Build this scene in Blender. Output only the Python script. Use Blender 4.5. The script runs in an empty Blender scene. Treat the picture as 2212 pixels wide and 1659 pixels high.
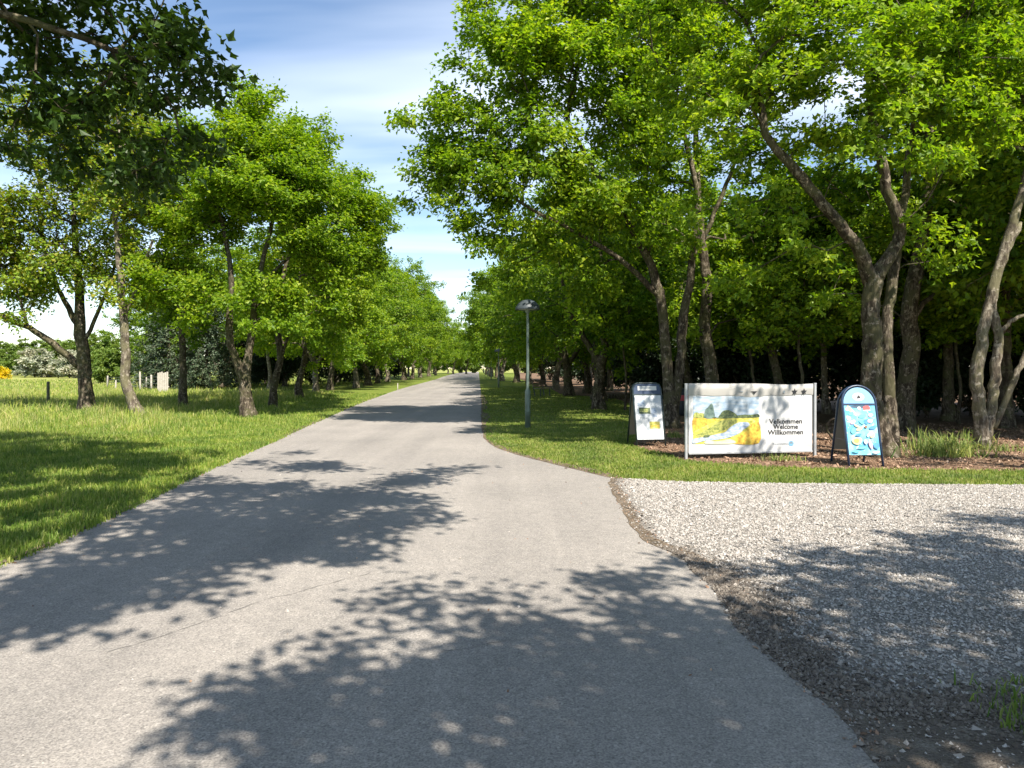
import bpy, math, random
import numpy as np
from mathutils import Vector, Matrix
from mathutils.geometry import tessellate_polygon

sc = bpy.context.scene
# ------------------------------------------------------------------ camera
CAM_H = 1.6
cam = bpy.data.cameras.new('camera')
cam.sensor_width = 36.0
cam.lens = 36.0 * 730 / 1024
cam.shift_y = -16.0 / 1024
cam.clip_start = 0.05
cam.clip_end = 3000
camo = bpy.data.objects.new('camera', cam)
sc.collection.objects.link(camo)
camo.location = (0, 0, CAM_H)
camo.rotation_euler = (math.radians(90), 0, 0)
sc.camera = camo

# ------------------------------------------------------------------ light
SUN_EL = math.radians(51)
LH = Vector((-0.52, 0.854, 0)).normalized()          # where the light travels, on the ground
sun = bpy.data.lights.new('sun', 'SUN')
sun.energy = 5.0
sun.angle = math.radians(0.53)
sun.color = (1.0, 0.93, 0.82)
suno = bpy.data.objects.new('sun', sun)
sc.collection.objects.link(suno)
ldir = Vector((LH.x * math.cos(SUN_EL), LH.y * math.cos(SUN_EL), -math.sin(SUN_EL)))
suno.rotation_euler = ldir.to_track_quat('-Z', 'Y').to_euler()
suno.location = (10, -20, 30)

w = bpy.data.worlds.new('World')
sc.world = w
w.use_nodes = True
nt = w.node_tree
nt.nodes.clear()
N = nt.nodes.new
out = N('ShaderNodeOutputWorld')
bg = N('ShaderNodeBackground')
bg.inputs['Strength'].default_value = 0.09
sky = N('ShaderNodeTexSky')
sky.sky_type = 'NISHITA'
sky.sun_disc = False
sky.sun_elevation = SUN_EL
sky.sun_rotation = math.atan2(-LH.x, -LH.y)
sky.air_density = 1.0
sky.dust_density = 0.0
sky.ozone_density = 1.7
# thin cirrus laid out on a plane high above the ground, the same all over the sky
tc = N('ShaderNodeTexCoord')
sep = N('ShaderNodeSeparateXYZ')
nt.links.new(tc.outputs['Generated'], sep.inputs[0])
zz = N('ShaderNodeMath'); zz.operation = 'MAXIMUM'; zz.inputs[1].default_value = 0.0
nt.links.new(sep.outputs['Z'], zz.inputs[0])
za = N('ShaderNodeMath'); za.operation = 'ADD'; za.inputs[1].default_value = 0.10
nt.links.new(zz.outputs[0], za.inputs[0])
dx = N('ShaderNodeMath'); dx.operation = 'DIVIDE'
dy = N('ShaderNodeMath'); dy.operation = 'DIVIDE'
nt.links.new(sep.outputs['X'], dx.inputs[0]); nt.links.new(za.outputs[0], dx.inputs[1])
nt.links.new(sep.outputs['Y'], dy.inputs[0]); nt.links.new(za.outputs[0], dy.inputs[1])
cmb = N('ShaderNodeCombineXYZ')
nt.links.new(dx.outputs[0], cmb.inputs[0]); nt.links.new(dy.outputs[0], cmb.inputs[1])
mp = N('ShaderNodeMapping')
mp.inputs['Rotation'].default_value = (0, 0, math.radians(-14))
mp.inputs['Scale'].default_value = (0.30, 0.95, 1)
mp.inputs['Location'].default_value = (0.4, 0.25, 0)
nt.links.new(cmb.outputs[0], mp.inputs['Vector'])
n1 = N('ShaderNodeTexNoise')
n1.inputs['Scale'].default_value = 1.5
n1.inputs['Detail'].default_value = 4.5
n1.inputs['Roughness'].default_value = 0.47
n1.inputs['Distortion'].default_value = 0.35
nt.links.new(mp.outputs[0], n1.inputs['Vector'])
cr = N('ShaderNodeValToRGB')
cr.color_ramp.elements[0].position = 0.40; cr.color_ramp.elements[0].color = (0.0, 0.0, 0.0, 1)
cr.color_ramp.elements[1].position = 0.76; cr.color_ramp.elements[1].color = (0.8, 0.8, 0.8, 1)
nt.links.new(n1.outputs[0], cr.inputs[0])
mx = N('ShaderNodeMix'); mx.data_type = 'RGBA'
mx.inputs[7].default_value = (7.0, 7.6, 8.5, 1)
nt.links.new(cr.outputs[0], mx.inputs[0])
nt.links.new(sky.outputs[0], mx.inputs[6])
nt.links.new(mx.outputs[2], bg.inputs['Color'])
nt.links.new(bg.outputs[0], out.inputs[0])

sc.view_settings.view_transform = 'Standard'
sc.view_settings.look = 'None'
sc.view_settings.exposure = 1.18
sc.view_settings.gamma = 1.0
sc.view_settings.use_curve_mapping = False
sc.cycles.max_bounces = 7
sc.cycles.diffuse_bounces = 4
sc.cycles.glossy_bounces = 2
sc.cycles.transmission_bounces = 4
sc.cycles.transparent_max_bounces = 4
sc.cycles.sample_clamp_indirect = 6

# ------------------------------------------------------------------ helpers
C = sc.collection
U0, V0, F = 1106.0, 795.0, 1577.0           # layout sheet: measured points on a 2212 wide grid
def gp(u, v):                                # a measured ground point
    D = F * CAM_H / (v - V0)
    return np.array([(u - U0) / F * D, D, 0.0])
def wp(u, v, D):                             # a measured point at a known depth
    return np.array([(u - U0) / F * D, D, CAM_H + (V0 - v) / F * D])

def tag(o, label=None, cat=None, group=None, kind=None):
    if label: o['label'] = label
    if cat: o['category'] = cat
    if group: o['group'] = group
    if kind: o['kind'] = kind
    return o

def empty(name, loc=(0, 0, 0), rz=0.0):
    o = bpy.data.objects.new(name, None)
    o.empty_display_size = 0.2
    C.objects.link(o)
    o.location = loc
    o.rotation_euler = (0, 0, rz)
    return o

def mesh_np(name, V, FS, mat=None, parent=None, smooth=False):
    """V (n,3); FS list of (m,k) int arrays -> one mesh object"""
    me = bpy.data.meshes.new(name)
    V = np.asarray(V, dtype=np.float32)
    me.vertices.add(len(V))
    me.vertices.foreach_set('co', V.ravel())
    li, ls, pos = [], [], 0
    for f in FS:
        f = np.asarray(f, dtype=np.int32)
        if len(f) == 0: continue
        m, k = f.shape
        li.append(f.ravel())
        ls.append(pos + np.arange(m, dtype=np.int32) * k)
        pos += m * k
    li = np.concatenate(li); ls = np.concatenate(ls)
    me.loops.add(len(li))
    me.loops.foreach_set('vertex_index', li)
    me.polygons.add(len(ls))
    me.polygons.foreach_set('loop_start', ls)
    me.polygons.foreach_set('use_smooth', np.full(len(ls), bool(smooth)))
    me.update(calc_edges=True)
    if mat: me.materials.append(mat)
    o = bpy.data.objects.new(name, me)
    C.objects.link(o)
    if parent: o.parent = parent
    return o

class MB:
    def __init__(s): s.V, s.F, s.n = [], {}, 0
    def add(s, V, F):
        V = np.asarray(V, dtype=np.float64)
        s.V.append(V)
        for f in F:
            f = np.asarray(f)
            if f.size == 0: continue
            s.F.setdefault(f.shape[1], []).append(f + s.n)
        s.n += len(V)
    def box(s, c, d, R=None):
        x, y, z = np.asarray(d) / 2.0
        V = np.array([[-x,-y,-z],[x,-y,-z],[x,y,-z],[-x,y,-z],[-x,-y,z],[x,-y,z],[x,y,z],[-x,y,z]])
        if R is not None: V = V @ np.array(R).T
        s.add(V + np.asarray(c), [np.array([[0,3,2,1],[4,5,6,7],[0,1,5,4],[1,2,6,5],[2,3,7,6],[3,0,4,7]])])
    def bar(s, a, b, wd, th):
        a = np.asarray(a, float); b = np.asarray(b, float)
        d = b - a; L = np.linalg.norm(d); d /= L
        q = Vector(d).to_track_quat('Z', 'Y').to_matrix()
        s.box((a + b) / 2, (wd, th, L), q)
    def tube(s, P, R, sides=6, cap=True):
        V, Fq, Fc = tube(P, R, sides, cap)
        s.add(V, [Fq]); 
        if cap:
            for fc in Fc: s.F.setdefault(len(fc), []).append(np.array([fc]) + s.n - len(V))
    def lathe(s, prof, c, sides=24):
        prof = np.asarray(prof, float); n = len(prof)
        a = np.linspace(0, 2*math.pi, sides, endpoint=False)
        V = np.stack([np.outer(prof[:,0], np.cos(a)), np.outer(prof[:,0], np.sin(a)), np.repeat(prof[:,1:2], sides, 1)], -1).reshape(-1,3) + np.asarray(c)
        fs = []
        for i in range(n-1):
            for j in range(sides):
                k = (j+1) % sides
                fs.append([i*sides+j, i*sides+k, (i+1)*sides+k, (i+1)*sides+j])
        s.add(V, [np.array(fs)])
    def build(s, name, mat, parent=None, smooth=False):
        return mesh_np(name, np.concatenate(s.V), [np.concatenate(f) for f in s.F.values()], mat, parent, smooth)

def tube(P, R, sides=6, cap=True):
    P = np.asarray(P, float); R = np.asarray(R, float); n = len(P)
    T = np.gradient(P, axis=0)
    T /= np.linalg.norm(T, axis=1)[:, None] + 1e-9
    ref = np.array([0.31, 0.95, 0.05]) if abs(T[0][1]) < 0.8 else np.array([0.95, 0.2, 0.2])
    A = np.cross(T, ref); A /= np.linalg.norm(A, axis=1)[:, None] + 1e-9
    B = np.cross(T, A)
    a = np.linspace(0, 2*math.pi, sides, endpoint=False)
    V = (P[:, None, :] + R[:, None, None] * (np.cos(a)[None, :, None] * A[:, None, :] + np.sin(a)[None, :, None] * B[:, None, :])).reshape(-1, 3)
    i = np.arange(n-1)[:, None] * sides
    j = np.arange(sides)[None, :]
    k = (j + 1) % sides
    Fq = np.stack([i + j, i + k, i + sides + k, i + sides + j], -1).reshape(-1, 4)
    Fc = [list(range(sides))[::-1], list(range((n-1)*sides, n*sides))] if cap else []
    return V, Fq, Fc

def catmull(P, sub):
    P = np.asarray(P, float)
    Q = np.vstack([2*P[0]-P[1], P, 2*P[-1]-P[-2]])
    o = []
    for i in range(1, len(Q)-2):
        for t in np.linspace(0, 1, sub, endpoint=False):
            a, b, c, d = Q[i-1], Q[i], Q[i+1], Q[i+2]
            o.append(0.5*((2*b)+(-a+c)*t+(2*a-5*b+4*c-d)*t*t+(-a+3*b-3*c+d)*t**3))
    o.append(P[-1])
    return np.array(o)

def poly_sheet(name, pts, z, mat, kind='structure', parent=None):
    vs = [Vector((p[0], p[1], 0)) for p in pts]
    tris = tessellate_polygon([vs])
    V = np.array([[p[0], p[1], z] for p in pts])
    T = np.array(tris)
    a = V[T[:,0]]; b = V[T[:,1]]; c = V[T[:,2]]
    up = np.cross(b-a, c-a)[:,2] < 0
    T[up] = T[up][:, ::-1]
    o = mesh_np(name, V, [T], mat, parent)
    if kind: o['kind'] = kind
    return o

def ragged(pts, step, amp, rng, closed=False):
    """walk along a polyline and nudge it sideways"""
    P = catmull(np.asarray(pts, float)[:, :2], 8)
    d = np.r_[0, np.cumsum(np.linalg.norm(np.diff(P, axis=0), axis=1))]
    n = max(2, int(d[-1] / step))
    s = np.linspace(0, d[-1], n)
    Q = np.stack([np.interp(s, d, P[:, 0]), np.interp(s, d, P[:, 1])], 1)
    T = np.gradient(Q, axis=0); T /= np.linalg.norm(T, axis=1)[:, None] + 1e-9
    Nn = np.stack([-T[:, 1], T[:, 0]], 1)
    j = rng.normal(0, amp, n)
    j = np.convolve(j, [0.25, 0.5, 0.25], 'same'); j[0] = j[-1] = 0
    return Q + Nn * j[:, None]

def inside(P, poly):
    x, y = P[:, 0], P[:, 1]
    poly = np.asarray(poly)[:, :2]
    r = np.zeros(len(P), bool)
    n = len(poly); j = n - 1
    for i in range(n):
        xi, yi = poly[i]; xj, yj = poly[j]
        if yi != yj:
            m = ((yi > y) != (yj > y)) & (x < (xj - xi) * (y - yi) / (yj - yi) + xi)
            r ^= m
        j = i
    return r

# ------------------------------------------------------------------ materials
def mat(name):
    m = bpy.data.materials.new(name); m.use_nodes = True
    t = m.node_tree
    return m, t, t.nodes['Principled BSDF'], t.nodes['Material Output']

def plain(name, col, rough=0.6, metal=0.0, var=0.12, scale=6.0, bump=0.0):
    m, t, b, o = mat(name)
    n = t.nodes.new('ShaderNodeTexNoise'); n.inputs['Scale'].default_value = scale; n.inputs['Detail'].default_value = 5
    tcn = t.nodes.new('ShaderNodeTexCoord'); t.links.new(tcn.outputs['Object'], n.inputs['Vector'])
    r = t.nodes.new('ShaderNodeValToRGB')
    c = np.array(col)
    r.color_ramp.elements[0].position = 0.3; r.color_ramp.elements[0].color = (*(c*(1-var)), 1)
    r.color_ramp.elements[1].position = 0.7; r.color_ramp.elements[1].color = (*np.minimum(c*(1+var), 1), 1)
    t.links.new(n.outputs[0], r.inputs[0]); t.links.new(r.outputs[0], b.inputs['Base Color'])
    b.inputs['Roughness'].default_value = rough; b.inputs['Metallic'].default_value = metal
    if bump:
        bp = t.nodes.new('ShaderNodeBump'); bp.inputs['Strength'].default_value = bump; bp.inputs['Distance'].default_value = 0.01
        t.links.new(n.outputs[0], bp.inputs['Height']); t.links.new(bp.outputs[0], b.inputs['Normal'])
    return m

def noise(t, vec, scale, detail=4, rough=0.5):
    n = t.nodes.new('ShaderNodeTexNoise')
    n.inputs['Scale'].default_value = scale; n.inputs['Detail'].default_value = detail; n.inputs['Roughness'].default_value = rough
    t.links.new(vec, n.inputs['Vector']); return n.outputs[0]
def ramp(t, fac, stops):
    r = t.nodes.new('ShaderNodeValToRGB')
    e = r.color_ramp.elements
    while len(e) < len(stops): e.new(0.5)
    for k, (p, c) in enumerate(stops):
        e[k].position = p; e[k].color = (*c, 1) if len(c) == 3 else c
    t.links.new(fac, r.inputs[0]); return r.outputs[0]
def mixc(t, fac, a, b, mode='MIX'):
    n = t.nodes.new('ShaderNodeMix'); n.data_type = 'RGBA'; n.blend_type = mode
    if isinstance(fac, float): n.inputs[0].default_value = fac
    else: t.links.new(fac, n.inputs[0])
    for s, x in ((6, a), (7, b)):
        if isinstance(x, tuple): n.inputs[s].default_value = (*x, 1)
        else: t.links.new(x, n.inputs[s])
    return n.outputs[2]
def coords(t, kind='Object'):
    return t.nodes.new('ShaderNodeTexCoord').outputs[kind]
def bumped(t, b, h, strength, dist):
    bp = t.nodes.new('ShaderNodeBump'); bp.inputs['Strength'].default_value = strength; bp.inputs['Distance'].default_value = dist
    t.links.new(h, bp.inputs['Height']); t.links.new(bp.outputs[0], b.inputs['Normal'])

def leaf_mat(name, cols, trans=0.42, rough=0.5, tcol=(1.25, 1.15, 0.35), mott=((0.78, 0.86, 0.8), (1.15, 1.08, 1.0)), ms_=0.55):
    m, t, b, o = mat(name)
    g = t.nodes.new('ShaderNodeNewGeometry')
    st = [(i / (len(cols)-1), c) for i, c in enumerate(cols)]
    col = ramp(t, g.outputs['Random Per Island'], st)
    big = noise(t, coords(t), ms_, 3)
    col = mixc(t, 1.0, col, ramp(t, big, [(0.36, mott[0]), (0.64, mott[1])]), 'MULTIPLY')
    t.links.new(col, b.inputs['Base Color'])
    b.inputs['Roughness'].default_value = rough
    b.inputs['Specular IOR Level'].default_value = 0.35
    tr = t.nodes.new('ShaderNodeBsdfTranslucent')
    t.links.new(mixc(t, 1.0, col, tcol, 'MULTIPLY'), tr.inputs['Color'])
    ms = t.nodes.new('ShaderNodeMixShader'); ms.inputs[0].default_value = trans
    t.links.new(b.outputs[0], ms.inputs[1]); t.links.new(tr.outputs[0], ms.inputs[2])
    t.links.new(ms.outputs[0], o.inputs['Surface'])
    return m

M = {}
M['leaf'] = leaf_mat('leaf_fresh', [(0.075, 0.155, 0.012), (0.17, 0.285, 0.016), (0.25, 0.37, 0.022), (0.34, 0.42, 0.03)], trans=.54, tcol=(1.15, 1.2, .35))
M['leaf2'] = leaf_mat('leaf_mid', [(0.055, 0.125, 0.012), (0.13, 0.235, 0.016), (0.195, 0.305, 0.02), (0.265, 0.35, 0.026)], trans=.54, tcol=(1.15, 1.2, .35))
M['leaf_sparse'] = leaf_mat('leaf_young', [(0.12, 0.20, 0.02), (0.18, 0.30, 0.02), (0.25, 0.33, 0.025), (0.28, 0.26, 0.03)])
M['leaf_over'] = leaf_mat('leaf_deep_shade', [(0.022, 0.052, 0.006), (0.038, 0.08, 0.008), (0.055, 0.105, 0.010)], trans=0.28)  # darkened leaf colour stands for shade under the tree's own crown
M['leaf_dark'] = leaf_mat('leaf_evergreen_shade', [(0.010, 0.022, 0.008), (0.016, 0.034, 0.010), (0.024, 0.045, 0.014)], trans=0.08, tcol=(1, 1, .5))  # leaf colour kept near black to carry the wood's shade
M['leaf_blue'] = leaf_mat('leaf_conifer', [(0.03, 0.052, 0.025), (0.055, 0.082, 0.042), (0.085, 0.115, 0.062)], trans=0.08, tcol=(1, 1, .7))
M['leaf_hedge'] = leaf_mat('leaf_hedge', [(0.10, 0.17, 0.03), (0.16, 0.25, 0.05), (0.22, 0.29, 0.07)])
M['leaf_white'] = leaf_mat('leaf_blossom', [(0.12, 0.16, 0.06), (0.45, 0.46, 0.36), (0.62, 0.60, 0.52)], tcol=(1, 1, .9))
M['leaf_yellow'] = leaf_mat('leaf_gorse', [(0.35, 0.30, 0.01), (0.75, 0.55, 0.01), (0.85, 0.62, 0.02)], tcol=(1, 1, .3))

def bark_mat(name, dark, mid, light, moss):
    m, t, b, o = mat(name)
    v = coords(t)
    mpn = t.nodes.new('ShaderNodeMapping'); mpn.inputs['Scale'].default_value = (1, 1, 0.28); t.links.new(v, mpn.inputs['Vector'])
    ridg = noise(t, mpn.outputs[0], 26, 7, 0.72)
    wide = noise(t, mpn.outputs[0], 8, 5, 0.6)
    blot = noise(t, v, 2.6, 6, 0.65)
    spk = noise(t, v, 9, 4, 0.65)
    c = ramp(t, ridg, [(0.38, dark), (0.52, mid), (0.66, light)])
    c = mixc(t, ramp(t, wide, [(0.42, (0.85, 0.85, 0.85)), (0.52, (0, 0, 0))]), c, dark)
    c = mixc(t, ramp(t, blot, [(0.47, (0, 0, 0)), (0.56, (0.8, 0.8, 0.8))]), c, moss)
    c = mixc(t, ramp(t, spk, [(0.57, (0, 0, 0)), (0.63, (0.85, 0.85, 0.85))]), c, light)
    t.links.new(c, b.inputs['Base Color']); b.inputs['Roughness'].default_value = 0.95
    b.inputs['Specular IOR Level'].default_value = 0.1
    hh_ = mixc(t, 0.5, ridg, wide)
    bumped(t, b, hh_, 1.0, 0.07)
    return m
M['bark'] = bark_mat('bark_grey', (0.028, 0.022, 0.016), (0.095, 0.076, 0.056), (0.25, 0.21, 0.16), (0.085, 0.08, 0.042))
M['bark_pale'] = bark_mat('bark_pale', (0.06, 0.048, 0.036), (0.18, 0.15, 0.115), (0.36, 0.315, 0.25), (0.16, 0.145, 0.085))
M['bark_dark'] = bark_mat('bark_dark', (0.035, 0.027, 0.02), (0.10, 0.08, 0.06), (0.19, 0.16, 0.12), (0.10, 0.10, 0.05))

def asphalt():
    m, t, b, o = mat('asphalt')
    v = coords(t)
    fine = noise(t, v, 95, 2, 0.6)
    vor = t.nodes.new('ShaderNodeTexVoronoi'); vor.inputs['Scale'].default_value = 75; t.links.new(v, vor.inputs['Vector'])
    mid = noise(t, v, 9, 5, 0.6)
    big = noise(t, v, 0.45, 4, 0.55)
    c = ramp(t, vor.outputs['Color'], [(0.05, (0.10, 0.098, 0.10)), (0.45, (0.215, 0.207, 0.205)), (0.75, (0.27, 0.262, 0.255)), (0.97, (0.42, 0.41, 0.40))])
    c = mixc(t, 0.55, c, ramp(t, fine, [(0.34, (0.11, 0.108, 0.108)), (0.62, (0.33, 0.318, 0.31))]))
    c = mixc(t, 1.0, c, ramp(t, mid, [(0.3, (0.90, 0.90, 0.90)), (0.7, (1.08, 1.07, 1.06))]), 'MULTIPLY')
    c = mixc(t, 1.0, c, ramp(t, big, [(0.3, (0.94, 0.90, 0.835)), (0.7, (1.19, 1.13, 1.04))]), 'MULTIPLY')
    mpt = t.nodes.new('ShaderNodeMapping'); mpt.inputs['Rotation'].default_value = (0, 0, math.radians(-5)); mpt.inputs['Scale'].default_value = (1.1, 0.05, 1); t.links.new(v, mpt.inputs['Vector'])
    c = mixc(t, 1.0, c, ramp(t, noise(t, mpt.outputs[0], 1.2, 4, .6), [(0.35, (0.87, 0.87, 0.875)), (0.65, (1.08, 1.075, 1.07))]), 'MULTIPLY')
    c = mixc(t, ramp(t, noise(t, v, 1.7, 6, .7), [(0.60, (0, 0, 0)), (0.74, (0.4, 0.4, 0.4))]), c, (0.17, 0.16, 0.15))
    t.links.new(c, b.inputs['Base Color']); b.inputs['Roughness'].default_value = 0.88
    b.inputs['Specular IOR Level'].default_value = 0.3
    bumped(t, b, fine, 0.5, 0.004)
    return m
M['asphalt'] = asphalt()

def ground_mat(name, a, b_, c_, s1, s2, s3=60, bump=0.6):
    m, t, b, o = mat(name)
    v = coords(t)
    n1_ = noise(t, v, s1, 5, 0.6); n2_ = noise(t, v, s2, 6, 0.65); n3_ = noise(t, v, s3, 3, 0.6)
    c = mixc(t, ramp(t, n1_, [(0.35, (0, 0, 0)), (0.65, (1, 1, 1))]), a, b_)
    c = mixc(t, ramp(t, n2_, [(0.48, (0, 0, 0)), (0.70, (1, 1, 1))]), c, c_)
    c = mixc(t, 1.0, c, ramp(t, n3_, [(0.3, (0.6, 0.6, 0.6)), (0.7, (1.35, 1.35, 1.35))]), 'MULTIPLY')
    t.links.new(c, b.inputs['Base Color']); b.inputs['Roughness'].default_value = 0.95
    b.inputs['Specular IOR Level'].default_value = 0.1
    bumped(t, b, n3_, bump, 0.03)
    return m
M['field'] = ground_mat('meadow', (0.24, 0.26, 0.06), (0.29, 0.29, 0.095), (0.18, 0.23, 0.05), 0.06, 0.4, 9)
M['lawn'] = ground_mat('lawn_soil', (0.10, 0.15, 0.022), (0.15, 0.19, 0.03), (0.16, 0.15, 0.05), 0.5, 3, 70)
M['litter'] = ground_mat('leaf_litter', (0.15, 0.095, 0.06), (0.21, 0.14, 0.095), (0.085, 0.055, 0.035), 0.7, 6, 45)
M['soil'] = ground_mat('edge_soil', (0.12, 0.092, 0.065), (0.20, 0.155, 0.11), (0.06, 0.05, 0.036), 1.5, 8, 70)
M['gravel_bed'] = ground_mat('gravel_bed', (0.21, 0.194, 0.172), (0.27, 0.25, 0.226), (0.14, 0.126, 0.11), 0.8, 20, 75)
M['earth'] = ground_mat('bare_earth', (0.11, 0.092, 0.075), (0.15, 0.128, 0.105), (0.20, 0.178, 0.15), 1.2, 7, 80)

def stone_mat(name, cols):
    m, t, b, o = mat(name)
    g = t.nodes.new('ShaderNodeNewGeometry')
    c = ramp(t, g.outputs['Random Per Island'], [(i / (len(cols)-1), c) for i, c in enumerate(cols)])
    t.links.new(c, b.inputs['Base Color']); b.inputs['Roughness'].default_value = 0.85
    return m
M['pebble'] = stone_mat('pebbles', [(0.19, 0.172, 0.15), (0.285, 0.26, 0.232), (0.35, 0.325, 0.293), (0.315, 0.275, 0.238), (0.385, 0.36, 0.328), (0.48, 0.452, 0.418)])
M['crumb'] = stone_mat('soil_crumb', [(0.065, 0.053, 0.042), (0.105, 0.086, 0.068), (0.15, 0.125, 0.10), (0.22, 0.195, 0.165)])
M['chip'] = stone_mat('bark_chips', [(0.10, 0.055, 0.03), (0.20, 0.12, 0.075), (0.30, 0.19, 0.125), (0.25, 0.14, 0.085), (0.42, 0.30, 0.21)])
def grass_mat(name, cols):
    return leaf_mat(name, cols, trans=0.35, rough=0.6, tcol=(1.1, 1.1, 0.5), mott=((0.66, 0.74, 0.72), (1.22, 1.12, 1.05)), ms_=1.1)
M['grass'] = grass_mat('grass_blade', [(0.09, 0.17, 0.018), (0.155, 0.245, 0.028), (0.235, 0.305, 0.05), (0.33, 0.345, 0.11)])
M['grass_dry'] = grass_mat('grass_tall', [(0.16, 0.245, 0.035), (0.25, 0.33, 0.055), (0.35, 0.375, 0.10), (0.45, 0.42, 0.20)])
M['grass_mown'] = grass_mat('grass_mown', [(0.10, 0.165, 0.022), (0.155, 0.225, 0.032), (0.215, 0.265, 0.055), (0.29, 0.285, 0.11)])
M['clump'] = grass_mat('clump_blade', [(0.10, 0.17, 0.04), (0.19, 0.26, 0.06), (0.31, 0.35, 0.08), (0.38, 0.38, 0.18)])

# ------------------------------------------------------------------ the ground
rng = np.random.default_rng(5)
ground = poly_sheet('meadow_ground', [(-1200, -300), (1200, -300), (1200, 1800), (-1200, 1800)], -0.012, M['field'])

edgeL = [gp(u, v) for u, v in ((1006, 803.2), (985, 806.5), (960, 813), (940, 820), (880, 836), (800, 863), (700, 905), (600, 950), (480, 1003), (400, 1040), (280, 1100), (150, 1160), (0, 1222))] + [np.array([-4.05, 3.5, 0]), np.array([-3.95, 0, 0]), np.array([-4.0, -14, 0])]
edgeR_far = [gp(u, v) for u, v in ((1034, 803.2), (1035, 812), (1037, 830), (1040, 860), (1041, 900), (1043, 930), (1052, 950), (1080, 968), (1130, 985), (1200, 1003), (1285, 1023), (1322, 1032))]
edgeG = [gp(u, v) for u, v in ((1322, 1032), (1325, 1055), (1350, 1100), (1390, 1160), (1470, 1200), (1530, 1260), (1590, 1340), (1680, 1430), (1790, 1530), (1860, 1590), (1905, 1659))] + [np.array([1.75, 1.5, 0]), np.array([2.2, -2, 0]), np.array([2.6, -14, 0])]
rl = ragged(edgeL, 0.35, 0.012, rng)
rr = ragged(edgeR_far, 0.3, 0.02, rng)
rg = ragged(edgeG, 0.12, 0.022, rng)
road_poly = np.vstack([rl, rg[::-1], rr[::-1]])
road = poly_sheet('road', road_poly, 0.0, M['asphalt'])
# give the road a little thickness at its sides: soil shoulders lie just below and beside it
lawnL = np.vstack([[(-9, 240), (-60, 240), (-60, 60)], [(-34, 33), (-34, -20), (-3.9, -20)], (rl + np.array([0.06, 0]))[::-1]])
poly_sheet('lawn_verge', lawnL, -0.006, M['lawn'])
gravN = [gp(u, v) for u, v in ((1322, 1032), (1420, 1037), (1500, 1040), (1800, 1044.5), (2212, 1047), (2800, 1049))]
rgn = ragged(gravN, 0.12, 0.02, rng)
grav_poly = np.vstack([rg + np.array([-0.03, 0]), [(14, -14), (14, 9.5)], rgn[::-1]])
gravel = poly_sheet('gravel_yard', grav_poly, -0.005, M['gravel_bed'])
earth_poly = ragged([gp(1470, 1215) + [0, 0, 0], gp(1560, 1250), gp(1680, 1350), gp(1800, 1450), gp(1960, 1500), gp(2100, 1490), gp(2212, 1520), gp(2500, 1560)], 0.15, 0.05, rng)
earth = poly_sheet('bare_earth', np.vstack([earth_poly, [(5, -6), (2.35, -6)], (rg[rg[:, 1] > -5.9][::-1] + np.array([-0.02, 0]))[: -1]][0:3])[:], -0.001, M['earth']) if False else None
bedF = [gp(u, v) for u, v in ((1368, 962), (1400, 972), (1440, 980), (1480, 993), (1600, 1003), (1800, 1012), (2212, 1016), (2800, 1018))]
bed_front = ragged(bedF, 0.12, 0.03, rng)
bed_poly = np.vstack([bed_front, [(30, 11.5), (60, 30), (60, 260), (2, 260), (0.5, 120), (3.0, 60)], [gp(u, v)[:2] for u, v in ((1210, 851), (1330, 862), (1400, 885), (1385, 930))]])
poly_sheet('forest_floor', bed_poly, -0.004, M['litter'])
lawnR = np.vstack([rr, rgn, [(40, 9.5), (40, 30), (30, 240), (-4, 240)]])
poly_sheet('lawn', lawnR, -0.008, M['lawn'])

def strip(name, line, w0, w1, z, m, seed):
    r = np.random.default_rng(seed)
    T = np.gradient(line, axis=0); T /= np.linalg.norm(T, axis=1)[:, None] + 1e-9
    Nn = np.stack([-T[:, 1], T[:, 0]], 1)
    k = len(line)
    a = np.convolve(r.uniform(0, 1, k + 8), np.ones(9) / 9, 'valid')
    a = np.clip((a - 0.33) * 3, 0, 1)
    wd = w0 + (w1 - w0) * a
    A = line - Nn * 0.03; B = line + Nn * wd[:, None]
    V = np.zeros((2*k, 3)); V[:k, :2] = A; V[k:, :2] = B; V[:, 2] = z
    i = np.arange(k - 1)
    f = np.stack([i, i + 1, i + 1 + k, i + k], 1)
    o = mesh_np(name, V, [f], m); o['kind'] = 'structure'
    n = o.data.polygons[0].normal.z
    if n < 0: o.data.flip_normals()
    return o
near_r = rr[(rr[:, 1] < 45)]
strip('soil_shoulder', near_r, 0.04, 0.30, 0.003, M['soil'], 2)
strip('soil_shoulder', rg[rg[:, 1] > 5.6], 0.02, 0.16, 0.004, M['soil'], 3)
strip('soil_shoulder', rl[(rl[:, 1] < 40)], -0.02, -0.16, 0.003, M['soil'], 4)

# bare dark earth at the near corner of the gravel, next to the road
ea = np.array([gp(u, v)[:2] for u, v in ((1440, 1190), (1520, 1232), (1600, 1305), (1695, 1392), (1800, 1462), (1960, 1500), (2120, 1512), (2260, 1530), (2500, 1560))])
ea = ragged(ea, 0.07, 0.11, rng)
low = rg[(rg[:, 1] < gp(1440, 1190)[1]) & (rg[:, 1] > -6)]
poly_sheet('bare_earth', np.vstack([ea, [(5.5, 1), (5.0, -6)], (low + np.array([0.0, 0]))[::-1]]), 0.001, M['earth'])

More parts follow.
